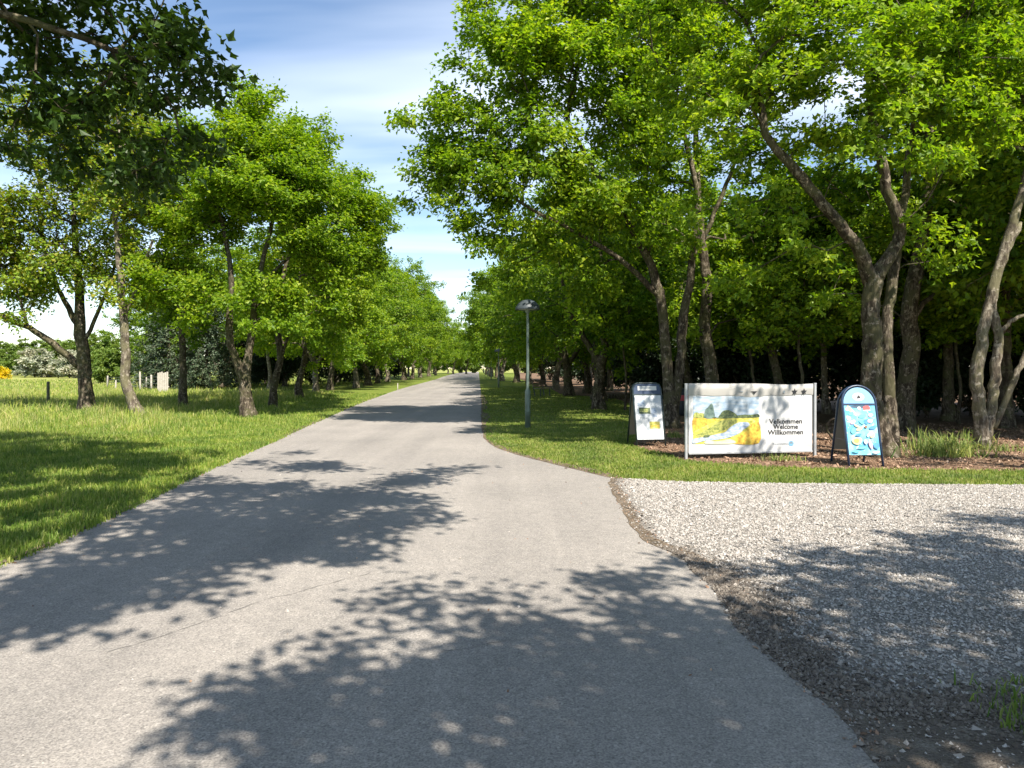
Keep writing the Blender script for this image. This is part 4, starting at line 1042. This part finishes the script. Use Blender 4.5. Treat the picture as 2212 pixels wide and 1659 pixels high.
# ------------------------------------------------------------------ signs
M['white'] = plain('white_board', (0.56, 0.56, 0.555), 0.75, var=.05, scale=3)
M['alu'] = plain('aluminium', (0.36, 0.37, 0.38), 0.5, 0.2, var=.1, scale=12)
M['cloth'] = plain('beige_band', (0.36, 0.345, 0.32), 0.75, var=.08, scale=2.5)
M['ink'] = plain('black_print', (0.015, 0.015, 0.018), 0.5)
M['greyink'] = plain('grey_print', (0.22, 0.25, 0.28), 0.5)
M['navy'] = plain('navy_frame', (0.018, 0.035, 0.075), 0.35, var=.15, scale=9)
M['darkgreen'] = plain('black_green_frame', (0.018, 0.032, 0.034), 0.4, var=.2, scale=9)
M['skyblue'] = plain('light_blue_print', (0.19, 0.40, 0.58), 0.4, var=.08)
M['backgrey'] = plain('board_back', (0.22, 0.20, 0.18), 0.5, var=.08)

def print_mat(name, stops, scale, detail=3, seed=0.0, stretch=(1, 1, 1), rough=.4):
    m, t, b, o = mat(name)
    mpn = t.nodes.new('ShaderNodeMapping'); mpn.inputs['Scale'].default_value = stretch; mpn.inputs['Location'].default_value = (seed, seed*.7, seed*.3)
    t.links.new(coords(t), mpn.inputs['Vector'])
    n_ = noise(t, mpn.outputs[0], scale, detail, .55)
    t.links.new(ramp(t, n_, stops), b.inputs['Base Color']); b.inputs['Roughness'].default_value = rough
    return m
M['p_sky'] = print_mat('print_sky', [(.32, (.20, .29, .40)), (.5, (.33, .40, .47)), (.66, (.50, .53, .55))], 6, 5, stretch=(1, 1, 3))
M['p_tree'] = print_mat('print_tree', [(.35, (.03, .05, .03)), (.65, (.16, .20, .08))], 30, 6)
M['p_poplar'] = print_mat('print_poplar', [(.35, (.06, .10, .09)), (.65, (.17, .24, .20))], 12)
M['p_yellow'] = print_mat('print_yellow', [(.30, (.22, .25, .05)), (.42, (.42, .40, .07)), (.54, (.56, .48, .09)), (.68, (.62, .56, .26))], 16, 6, stretch=(1, 1, 2))
M['p_bush'] = print_mat('print_bush', [(.32, (.10, .13, .04)), (.46, (.24, .27, .07)), (.58, (.42, .42, .12)), (.7, (.20, .17, .11))], 22, 6)
M['p_water'] = print_mat('print_water', [(.32, (.20, .28, .42)), (.5, (.36, .43, .53)), (.66, (.58, .61, .64))], 14, 5, stretch=(1, 1, 2))
M['p_orange'] = print_mat('print_orange', [(.32, (.40, .20, .04)), (.46, (.58, .35, .05)), (.58, (.62, .48, .07)), (.7, (.50, .48, .10))], 20, 6)
M['p_shore'] = print_mat('print_shore', [(.35, (.55, .58, .45)), (.6, (.72, .72, .30))], 8, stretch=(1, 1, 2))
M['p_pale'] = print_mat('print_pale', [(.35, (.44, .48, .52)), (.6, (.62, .64, .65))], 4)

def flat_poly(name, pts, y, m_, parent, curve=False):
    """a printed shape: x,z points on the board face, facing -y"""
    pts = [np.asarray(p, float) for p in pts]
    if curve:
        q = np.vstack([pts[-1:], pts, pts[:2]]); q = catmull(q, 4)[4:-4 - 0]; pts = list(q[:-1])
    vs = [Vector((p[0], p[1], 0)) for p in pts]
    T = np.array(tessellate_polygon([vs]))
    V = np.array([[p[0], y, p[1]] for p in pts])
    a, b, c = V[T[:, 0]], V[T[:, 1]], V[T[:, 2]]
    fl = np.cross(b-a, c-a)[:, 1] > 0
    T[fl] = T[fl][:, ::-1]
    return mesh_np(name, V, [T], m_, parent)
def rect(x0, z0, x1, z1): return [(x0, z0), (x1, z0), (x1, z1), (x0, z1)]

def lettering(name, body, size, x, z, y, m_, parent, bold=.0, width=None):
    cu = bpy.data.curves.new(name, 'FONT'); cu.body = body; cu.size = size; cu.align_x = 'CENTER'; cu.align_y = 'CENTER'; cu.offset = bold; cu.extrude = 0.0006; cu.resolution_u = 3
    to = bpy.data.objects.new(name, cu); C.objects.link(to)
    dg = bpy.context.evaluated_depsgraph_get()
    me = bpy.data.meshes.new_from_object(to.evaluated_get(dg))
    bpy.data.objects.remove(to); 
    o = bpy.data.objects.new(name, me); C.objects.link(o); me.materials.clear(); me.materials.append(m_)
    co = np.zeros(len(me.vertices)*3); me.vertices.foreach_get('co', co); co = co.reshape(-1, 3)
    sx = 1.0 if not width else width / (co[:, 0].max() - co[:, 0].min())
    V = np.c_[co[:, 0]*sx + x, np.full(len(co), y) - co[:, 2], co[:, 1] + z]
    me.vertices.foreach_set('co', V.astype(np.float32).ravel()); me.update()
    o.parent = parent
    return o
def star(x, z, rd):
    p = []
    for i in range(10):
        a = math.pi/2 + i*math.pi/5; q = rd if i % 2 == 0 else rd*.42
        p.append((x + math.cos(a)*q, z + math.sin(a)*q))
    return p

# welcome banner
pl = gp(1482, 991); pr = gp(1760, 985)
WB = float(np.linalg.norm(pr - pl)); ang = math.atan2(pr[1]-pl[1], pr[0]-pl[0])
wbn = empty('welcome_banner', tuple(pl), ang)
tag(wbn, 'white welcome banner with painted river landscape on a low metal frame', 'sign')
X0, X1, Z0, Z1 = 0.05, WB - 0.05, 0.10, 1.30
def bx_(cx): return X0 + (cx - 195)/1840*(X1 - X0)
def bz_(cy): return Z0 + (1205 - cy)/1055*(Z1 - Z0)
for x in (0.0, WB):
    mb = MB(); mb.box((x, .0, .64), (.040, .045, 1.34)); mb.box((x, 0, 1.318), (.046, .050, .02)); o = mb.build('post', M['alu'], wbn)
mb = MB(); mb.box((WB/2, .012, (Z0+Z1)/2), (X1-X0, .022, Z1-Z0)); panel = mb.build('panel', M['white'], wbn)
mb = MB(); mb.box((WB/2, 0, Z0-.012), (X1-X0, .034, .024)); mb.build('bottom_rail', M['alu'], wbn)
# wavy header band hung over the top edge
n = 60; xs = np.linspace(X0-.012, X1+.012, n)
ztop = 1.318 + .011*np.sin(xs*2.3+.2) + .005*np.sin(xs*5.1+1) ; zb = bz_(322) + .012*np.sin(xs*3.7) + .010*np.sin(xs*9)
V = []
for i in range(n):
    yw = -.010*math.sin(xs[i]*4)-.012
    V += [(xs[i], .04, ztop[i]-.05), (xs[i], .02, ztop[i]), (xs[i], -.014, ztop[i]-.004), (xs[i], -.016+yw*.4, (ztop[i]+zb[i])/2), (xs[i], -.008, zb[i])]
i = np.arange(n-1)[:, None]*5; j = np.arange(4)[None]
fs = np.stack([i+j, i+j+5, i+j+6, i+j+1], -1).reshape(-1, 4)
band = mesh_np('header_band', np.array(V), [fs], M['cloth'], wbn, True)
yb = -.027
for cx in (1755, 1898): flat_poly('star', star(bx_(cx), bz_(262), .062), yb, M['ink'], band)
flat_poly('bird_mark', [(bx_(1060), bz_(248)), (bx_(1120), bz_(262)), (bx_(1150), bz_(300)), (bx_(1178), bz_(262)), (bx_(1200), bz_(250)), (bx_(1150), bz_(252))], yb, M['ink'], band)
flat_poly('faint_mark', rect(bx_(1580), bz_(285), bx_(1606), bz_(245)), yb, M['greyink'], band)
flat_poly('faint_mark', rect(bx_(920), bz_(262), bx_(985), bz_(250)), yb, M['greyink'], band)
# painted landscape
y = -.0015
def lay(k): return -.0015 - .0012*k
pt = flat_poly('landscape_print', rect(bx_(258), bz_(1070), bx_(1228), bz_(330)), lay(0), M['p_sky'], panel)
def art(nm, pts, k, m_, curve=True): 
    return flat_poly(nm, [(bx_(a), bz_(b)) for a, b in pts], lay(k), M[m_], panel, curve)
art('printed_field', [(258, 662), (500, 668), (900, 672), (1228, 664), (1228, 1070), (258, 1070)], 1, 'p_yellow', False)
art('printed_trees', [(270, 660), (275, 590), (310, 575), (345, 590), (370, 585), (415, 600), (430, 665)], 2, 'p_bush')
art('printed_poplar', [(425, 665), (432, 540), (470, 500), (520, 440), (545, 470), (562, 560), (566, 665)], 3, 'p_poplar')
art('printed_grove', [(640, 670), (660, 600), (700, 555), (770, 545), (830, 570), (880, 605), (930, 660), (900, 672)], 4, 'p_tree')
art('printed_hedge', [(560, 672), (570, 648), (640, 660), (900, 630), (1000, 618), (1100, 622), (1180, 612), (1222, 620), (1222, 660), (1000, 668)], 5, 'p_tree')
art('printed_bank', [(300, 930), (400, 880), (520, 800), (640, 720), (800, 690), (905, 700), (880, 760), (760, 830), (640, 890), (480, 950), (360, 965)], 2, 'p_bush')
art('printed_river', [(1068, 745), (1080, 790), (1000, 850), (930, 910), (760, 980), (560, 1010), (420, 1020), (258, 1060), (258, 990), (420, 960), (600, 920), (720, 890), (790, 820), (900, 750), (1000, 735)], 6, 'p_water')
art('printed_meadow', [(258, 664), (420, 662), (600, 676), (560, 730), (430, 790), (300, 850), (258, 900)], 2, 'p_orange')
art('printed_reeds', [(1225, 740), (1130, 760), (1060, 850), (960, 920), (880, 1000), (830, 1066), (1225, 1068)], 7, 'p_orange')
art('printed_shore', [(440, 1066), (470, 1010), (600, 1030), (800, 1000), (860, 1066)], 8, 'p_shore')
art('printed_tussock', [(405, 965), (420, 935), (470, 925), (500, 940), (470, 965)], 9, 'p_tree')
for body, cx, cy, wdt in (('Velkommen', 1632, 735, 500), ('Welcome', 1630, 820, 375), ('Willkommen', 1630, 908, 535)):
    lettering('lettering', body, .122, bx_(cx), bz_(cy), -.003, M['ink'], panel, .0022, wdt/1840*(X1-X0))
# small illegible line and round emblem
for k, (a, hh) in enumerate(((1432, 30), (1462, 18), (1492, 20), (1520, 22), (1550, 24), (1580, 20), (1610, 22), (1640, 18))):
    flat_poly('small_print', rect(bx_(a), bz_(1100), bx_(a+18), bz_(1100-hh)), -.003, M['greyink'], panel)
em = [(bx_(1712) + .05*math.cos(t), bz_(1085) + .05*math.sin(t)) for t in np.linspace(0, 2*math.pi, 20, endpoint=False)]
e = flat_poly('round_emblem', em, -.003, M['skyblue'], panel)
flat_poly('emblem_roof', [(bx_(1680), bz_(1085)), (bx_(1712), bz_(1050)), (bx_(1745), bz_(1085))], -.0045, M['greyink'], e)

# sandwich boards
def sandwich(name, label, loc, rz, wd, h, lean, frame_m, arch, depth):
    root = empty(name, loc, rz); tag(root, label, 'sandwich board')
    def frame(sign):
        # outline of the frame in board plane (x, s) with s along the leaning board
        if arch:
            hs = h - wd/2
            P_ = [(-wd/2, 0), (-wd/2, hs*.5), (-wd/2, hs)] + [(-math.cos(a)*wd/2, hs + math.sin(a)*wd/2) for a in np.linspace(.18, math.pi-.18, 11)] + [(wd/2, hs), (wd/2, hs*.5), (wd/2, 0)]
        else:
            c = .10
            P_ = [(-wd/2, 0), (-wd/2, h*.5), (-wd/2, h-c*1.2), (-wd/2+c*.3, h-c*.35), (-wd/2+c, h), (0, h), (wd/2-c, h), (wd/2-c*.3, h-c*.35), (wd/2, h-c*1.2), (wd/2, h*.5), (wd/2, 0)]
        return P_
    la = math.atan2(depth/2, h)
    ca, sa = math.cos(la), math.sin(la)
    front = empty('front_leaf', (0, 0, 0)); front.parent = root; front.rotation_euler = (-la, 0, 0)
    back = empty('back_leaf', (0, depth, 0)); back.parent = root; back.rotation_euler = (la, 0, 0)
    return root, front, back, frame, h
def leaf_frame(P_, m_, parent, rad=.017):
    V = np.array([(x, 0, s) for x, s in P_])
    mb = MB(); mb.tube(V, np.full(len(V), rad), 8)
    return mb.build('frame', m_, parent, True)

# --- blue arched board
pL = gp(1836, 1007); pR = gp(1907, 1009.5)
c0 = (pL + pR)/2
WD = .56
root, fr, bk, frame, hh = sandwich('sandwich_board', 'blue sandwich board with arched top and colourful ice cream poster', (c0[0], c0[1], 0), math.radians(2), WD, 1.34, 0, None, True, .62)
ol = frame(1)
for lf, yy in ((fr, 1), (bk, -1)):
    leaf_frame(ol, M['navy'], lf, .019)
hs = 1.34 - WD/2
dome = [(-math.cos(a)*(WD/2-.02), hs - .03 + math.sin(a)*(WD/2-.0)) for a in np.linspace(0.03, math.pi-.03, 17)]
flat_poly('header_panel', dome, -.006, M['skyblue'], fr)
hp = fr.children[-1]
flat_poly('header_border', [(-math.cos(a)*(WD/2-.002), hs-.05 + math.sin(a)*(WD/2+.02)) for a in np.linspace(0.02, math.pi-.02, 17)], -.002, M['navy'], fr)
emb = flat_poly('emblem_ring', [(.10*math.cos(t)+.0, hs+.09 + .068*math.sin(t)) for t in np.linspace(0, 2*math.pi, 18, endpoint=False)], -.0075, M['p_pale'], fr)
flat_poly('emblem_mark', [(-.035, hs+.06), (-.01, hs+.11), (.015, hs+.12), (.04, hs+.065)], -.009, M['ink'], fr)
mb = MB(); mb.box((0, -.004, hs-.035), (WD-.02, .014, .030)); mb.build('cross_bar', M['navy'], fr)
def poster_mat():
    m, t, b, o = mat('ice_cream_poster')
    v = coords(t)
    c = ramp(t, noise(t, v, 4.2, 3), [(.3, (.07, .27, .48)), (.45, (.12, .38, .56)), (.55, (.20, .50, .60)), (.68, (.38, .58, .66))])
    c = mixc(t, ramp(t, noise(t, v, 13, 2), [(.58, (0, 0, 0)), (.66, (.8, .8, .8))]), c, (.55, .60, .62))
    vor = t.nodes.new('ShaderNodeTexVoronoi'); vor.inputs['Scale'].default_value = 15; t.links.new(v, vor.inputs['Vector'])
    t.links.new(c, b.inputs['Base Color']); b.inputs['Roughness'].default_value = .3
    return m
M['poster'] = poster_mat()
px0, px1, pz0, pz1 = -WD/2+.022, WD/2-.022, .19, hs-.052
mb = MB(); mb.box((0, .0, (pz0+pz1)/2), (px1-px0, .008, pz1-pz0)); poster = mb.build('poster', M['poster'], fr)
def pc_(u, v): return (px0 + u*(px1-px0), pz1 - v*(pz1-pz0))
q = np.random.default_rng(8)
cols = {'p_red': (.62, .10, .09), 'p_white': (.60, .62, .62), 'p_cream': (.60, .48, .28), 'p_pink': (.66, .36, .42), 'p_blue': (.08, .26, .58), 'p_teal': (.14, .52, .55), 'p_or': (.75, .42, .10), 'p_brown': (.24, .12, .07), 'p_dk': (.06, .09, .13)}
for k_, c_ in cols.items(): M[k_] = plain(k_, c_, .35, var=.15, scale=20)
def blob(u, v, r1, r2, a, m_, k):
    cx, cz = pc_(u, v); pts = []
    for t in np.linspace(0, 2*math.pi, 12, endpoint=False):
        x = math.cos(t)*r1; z = math.sin(t)*r2*(1+.12*math.sin(3*t))
        pts.append((cx + x*math.cos(a)-z*math.sin(a), cz + x*math.sin(a)+z*math.cos(a)))
    flat_poly('printed_treat', pts, -.0055 - .0009*k, M[m_], poster)
for k, b_ in enumerate([(.5, .03, .16, .022, 0, 'p_dk'), (.12, .07, .045, .03, .4, 'p_pink'), (.22, .10, .10, .030, -.9, 'p_cream'), (.30, .16, .06, .020, -.9, 'p_white'), (.72, .06, .062, .048, .1, 'p_red'), (.72, .105, .07, .010, .05, 'p_white'), (.48, .06, .03, .03, 0, 'p_white'),
    (.20, .17, .05, .03, .3, 'p_teal'), (.82, .20, .04, .03, .5, 'p_pink'), (.55, .22, .07, .03, .2, 'p_teal'), (.10, .26, .035, .04, .2, 'p_white'), (.22, .34, .05, .03, .6, 'p_pink'), (.66, .33, .05, .04, .2, 'p_blue'), (.5, .34, .03, .05, .8, 'p_teal'), (.33, .42, .05, .018, -.5, 'p_cream'), (.78, .32, .045, .03, .2, 'p_pink'), (.85, .45, .07, .03, .3, 'p_blue'),
    (.40, .48, .06, .025, .4, 'p_cream'), (.62, .44, .025, .02, 0, 'p_brown'), (.20, .52, .05, .04, 1, 'p_teal'), (.35, .60, .05, .02, .2, 'p_blue'), (.72, .58, .07, .026, .7, 'p_white'), (.80, .62, .05, .024, .7, 'p_cream'), (.28, .72, .085, .06, .2, 'p_cream'), (.26, .72, .045, .035, .2, 'p_or'), (.55, .74, .03, .04, .1, 'p_white'), (.70, .80, .03, .07, .2, 'p_pink'), (.88, .82, .05, .05, .2, 'p_blue'), (.40, .86, .08, .018, .1, 'p_teal'), (.84, .95, .06, .02, .1, 'p_white'), (.2, .93, .06, .02, 0, 'p_teal')]):
    blob(*b_, k)
mb = MB(); mb.box((0, .0, (pz0+hs)/2+.05), (WD-.044, .008, hs-pz0+.02)); mb.build('back_poster', M['backgrey'], bk)
mb = MB()
for x in (-WD/2+.01, WD/2-.01): mb.bar((x, .14, .42), (x, .48, .42), .012, .006)
mb.build('spreader_arms', M['navy'], root)

# --- white info board
pL = gp(1380, 966); pR = gp(1438, 964.5)
c0 = (pL + pR)/2; WD = .61
root, fr, bk, frame, hh = sandwich('sandwich_board', 'dark framed sandwich board with white information poster left of the banner', (c0[0], c0[1]+.1, 0), math.radians(9), WD, 1.32, 0, None, False, .62)
ol = frame(1)
for lf in (fr, bk): leaf_frame(ol, M['darkgreen'], lf, .016)
hb = [(-WD/2+.01, 1.06), (WD/2-.01, 1.06), (WD/2-.01, 1.20), (WD/2-.04, 1.28), (WD/2-.10, 1.31), (-WD/2+.10, 1.31), (-WD/2+.04, 1.28), (-WD/2+.01, 1.20)]
flat_poly('header_panel', hb, -.004, M['navy'], fr)
flat_poly('header_label', rect(-.20, 1.165, .205, 1.255), -.0065, M['white'], fr)
mb = MB(); mb.box((0, -.003, 1.075), (WD-.02, .012, .03)); mb.build('cross_bar', M['darkgreen'], fr)
mb = MB(); mb.box((0, 0, .60), (WD-.04, .008, .92)); poster = mb.build('poster', M['p_pale'], fr)
x0, x1, zt, zb_ = -WD/2+.02, WD/2-.02, 1.06, .14
def ic(u, v): return (x0 + u*(x1-x0), zt - v*(zt-zb_))
def ipic(nm, u0, v0, u1, v1, m_, k=0): 
    a = ic(u0, v1); b = ic(u1, v0); return flat_poly(nm, rect(a[0], a[1], b[0], b[1]), -.0055 - .0012*k, M[m_], poster)
pc1 = ipic('photo_print', .14, .28, .56, .42, 'p_tree'); ipic('photo_meadow', .16, .31, .46, .38, 'p_bush', 1)
pc2 = ipic('photo_print', .50, .60, .88, .76, 'p_yellow'); ipic('photo_boat', .52, .68, .86, .72, 'p_orange', 1)
ipic('blue_panel', .60, .30, .80, .50, 'p_water'); ipic('text_block', .10, .10, .36, .24, 'p_water'); ipic('text_block', .44, .08, .80, .20, 'p_shore' if False else 'p_pale', 1)
for k in range(7):
    ipic('text_line', .14 + .02*(k % 2), .50 + k*.012 if k < 4 else .82 + k*.012, .46, .504 + k*.012 if k < 4 else .824 + k*.012, 'greyink')
mb = MB(); mb.box((0, 0, .70), (WD-.04, .008, 1.0)); mb.build('back_poster', M['backgrey'], bk)

# ------------------------------------------------------------------ lamps
M['lamp_green'] = plain('lamp_green', (0.13, 0.17, 0.14), 0.55, 0, var=.2, scale=5)
M['lamp_hat'] = plain('lamp_hat', (0.05, 0.062, 0.07), 0.5, 0, var=.2, scale=6)
M['opal'] = plain('opal_glass', (0.35, 0.36, 0.36), 0.3, var=.05)
def lamp(label, loc):
    root = empty('park_lamp', loc); tag(root, label, 'street lamp', 'park lamps along the right of the road')
    mb = MB(); mb.lathe([(.0, -.05), (.075, -.05), (.075, .95), (.068, .99), (.045, 1.03), (.040, 1.05), (.036, 2.2), (.034, 3.12)], (0, 0, 0), 16); mb.build('pole', M['lamp_green'], root, True)
    mb = MB(); mb.box((0, -.076, .55), (.075, .008, .26)); mb.build('service_door', M['lamp_green'], root)
    mb = MB(); mb.lathe([(.034, 3.08), (.06, 3.10), (.075, 3.14), (.10, 3.17), (.10, 3.20), (0, 3.20)], (0, 0, 0), 20); mb.build('collar', M['lamp_green'], root, True)
    mb = MB(); mb.lathe([(.10, 3.17), (.20, 3.17), (.26, 3.19), (.26, 3.21), (0, 3.22)], (0, 0, 0), 24); mb.build('diffuser', M['opal'], root, True)
    mb = MB(); mb.lathe([(.27, 3.195), (.335, 3.17), (.34, 3.185), (.32, 3.25), (.27, 3.33), (.19, 3.40), (.09, 3.44), (.0, 3.45)], (0, 0, 0), 28); mb.build('lamp_hat', M['lamp_hat'], root, True)
    return root
l0 = lamp('nearest park lamp with dark domed hat on a green pole', tuple(gp(1140, 923)))
for i, (u, D) in enumerate(((1077, 58.7), (1061, 98), (1054, 137), (1046, 190))):
    copy_tree(l0, ((u-U0)/F*D, D, 0), 0, 1.0, '%s park lamp along the right of the road, counted from the viewer' % ordn[i+1], 'park lamps along the right of the road')

# ------------------------------------------------------------------ fence, posts and other small things
M['oldwood'] = plain('weathered_post', (0.12, 0.115, 0.07), .9, var=.3, scale=14, bump=.4)
M['palewood'] = plain('pale_wood', (0.42, 0.38, 0.33), .85, var=.2, scale=10, bump=.3)
M['benchwood'] = plain('bench_wood', (0.20, 0.15, 0.11), .8, var=.25, scale=12)
M['wire'] = plain('wire', (0.25, 0.25, 0.24), .5, .6)
def post(label, loc, h, rd, m_, tilt=0.0, group=None, name='fence_post'):
    mb = MB(); mb.lathe([(0, -.15), (rd, -.15), (rd*1.03, h*.4), (rd*.97, h*.96), (rd*.8, h), (0, h+.012)], (0, 0, 0), 10)
    o = mb.build(name, M[m_], None, True); o.location = loc; o.rotation_euler = (0, tilt, 0)
    return tag(o, label, 'post', group)
fp = gp(104, 876)
post('lone dark wooden fence post in the field left of the bare tree', tuple(fp), 1.02, .06, 'oldwood')
# pale board fence behind the verge trees
def at_(u, v): p = gp(u, v); return (p[0], p[1], -.01)
fpo = []
for k, (u, v, h, rd) in enumerate(((303, 845, 1.35, .06), (316, 841, .9, .05), (327, 842, 1.1, .07), (232, 836, .95, .06), (250, 842, .7, .05))):
    nm = ['tall pale post at the left end of the pale fence', 'short pale post right beside the tall one', 'pale post nearest the upright boards', 'far pale post close to the bare tree trunk', 'low pale post left of the kinked tree trunk'][k]
    post(nm, at_(u, v), h, rd, 'palewood', rnd.uniform(-.03, .03), 'pale posts of the fence on the left')
bw = empty('board_fence', at_(352, 846)); tag(bw, 'short stretch of upright pale boards at the right end of the fence', 'fence')
for k in range(6):
    mb = MB(); mb.box((-.32 + k*.125, 0, .64 + .02*(k % 3)), (.105, .025, 1.28 + .04*(k % 3))); mb.build('board', M['palewood'], bw)
mb = MB(); mb.box((0, .03, .95), (.8, .03, .08)); mb.box((0, .03, .35), (.8, .03, .08)); mb.build('rails', M['palewood'], bw)
p1 = np.array(at_(303, 845)); p2 = np.array(at_(350, 846)); p0 = np.array(at_(232, 836))
mb = MB()
for z in (.3, .55, .8, 1.0):
    mb.tube([p1 + [0, 0, z], p2 + [0, 0, z]], [.008, .008], 4)
    mb.tube([p0 + [0, 0, z*.8], p1 + [0, 0, z]], [.008, .008], 4)
tag(mb.build('fence_wire', M['wire']), 'thin wires strung between the pale fence posts', 'wire', kind='stuff')
post('short pale marker stick in the grass at the left road edge', at_(859, 843), .5, .035, 'palewood', name='marker_post')

# bench on the right lawn, seen from its end
bc = gp(1172, 856)
bn = empty('park_bench', (bc[0], bc[1], 0), math.radians(62)); tag(bn, 'weathered wooden bench on the shaded lawn right of the nearest lamp', 'bench')
for k in range(4):
    mb = MB(); mb.box((0, -.2 + k*.12, .45), (1.5, .10, .03)); mb.build('seat_slat', M['benchwood'], bn)
for k in range(3):
    mb = MB(); mb.box((0, .24 + k*.035, .60 + k*.13), (1.5, .028, .10)); mb.build('back_slat', M['benchwood'], bn)
for x in (-.6, .6):
    mb = MB(); mb.box((x, -.16, .215), (.05, .05, .43)); mb.build('leg', M['darkgreen'], bn)
    mb = MB(); mb.bar((x, .18, 0), (x, .36, .92), .05, .04); mb.build('leg', M['darkgreen'], bn)
# fallen logs at the wood's edge
def log(label, c, L, rd, rz, seed):
    q = np.random.default_rng(seed)
    P_ = np.stack([np.linspace(-L/2, L/2, 7), q.normal(0, .02, 7), rd*.85 + q.normal(0, .01, 7)], 1)
    mb = MB(); mb.tube(P_, rd*q.uniform(.9, 1.1, 7), 9)
    o = mb.build('fallen_log', M['bark_pale'], None, True); o.location = c; o.rotation_euler = (0, 0, rz)
    return tag(o, label, 'log')
log('pale log lying on the lawn edge left of the white sandwich board', tuple(gp(1330, 861)), 1.5, .14, .15, 1)
log('shorter log lying just left of the pale log', tuple(gp(1293, 864)), .8, .12, -.3, 2)
# litter bin half hidden by the banner
M['bin'] = plain('bin_dark', (0.02, 0.024, 0.03), .4, var=.2); M['binred'] = plain('bin_red', (0.40, 0.03, 0.04), .4, var=.15)
bp_ = gp(1474, 897)
bi = empty('litter_bin', (bp_[0], bp_[1], 0)); tag(bi, 'dark litter bin with red panel peeking out left of the banner', 'bin')
mb = MB(); mb.lathe([(0, 0), (.20, 0), (.24, .08), (.25, .70), (.24, .74), (0, .74)], (0, 0, 0), 18); mb.build('body', M['bin'], bi, True)
mb = MB(); mb.lathe([(.24, .745), (.25, .76), (.20, .86), (.10, .92), (0, .93)], (0, 0, 0), 18); mb.build('lid', M['bin'], bi, True)
mb = MB(); mb.lathe([(.254, .50), (.256, .51), (.256, .68), (.254, .69)], (0, 0, 0), 18); mb.build('red_panel', M['binred'], bi, True)
# curled dead branch between banner and blue board
cb = gp(1798, 968)
P_ = catmull(np.array([(.10, 0, 0), (.02, 0, .18), (-.10, .02, .36), (-.06, .02, .52), (.08, .03, .60), (.2, .05, .58)]), 4)
mb = MB(); mb.tube(P_, np.linspace(.03, .012, len(P_)), 7)
o = mb.build('dead_branch', M['bark_dark'], None, True); o.location = (cb[0], cb[1], 0)
tag(o, 'curled dead branch standing between the banner and the blue board', 'branch')
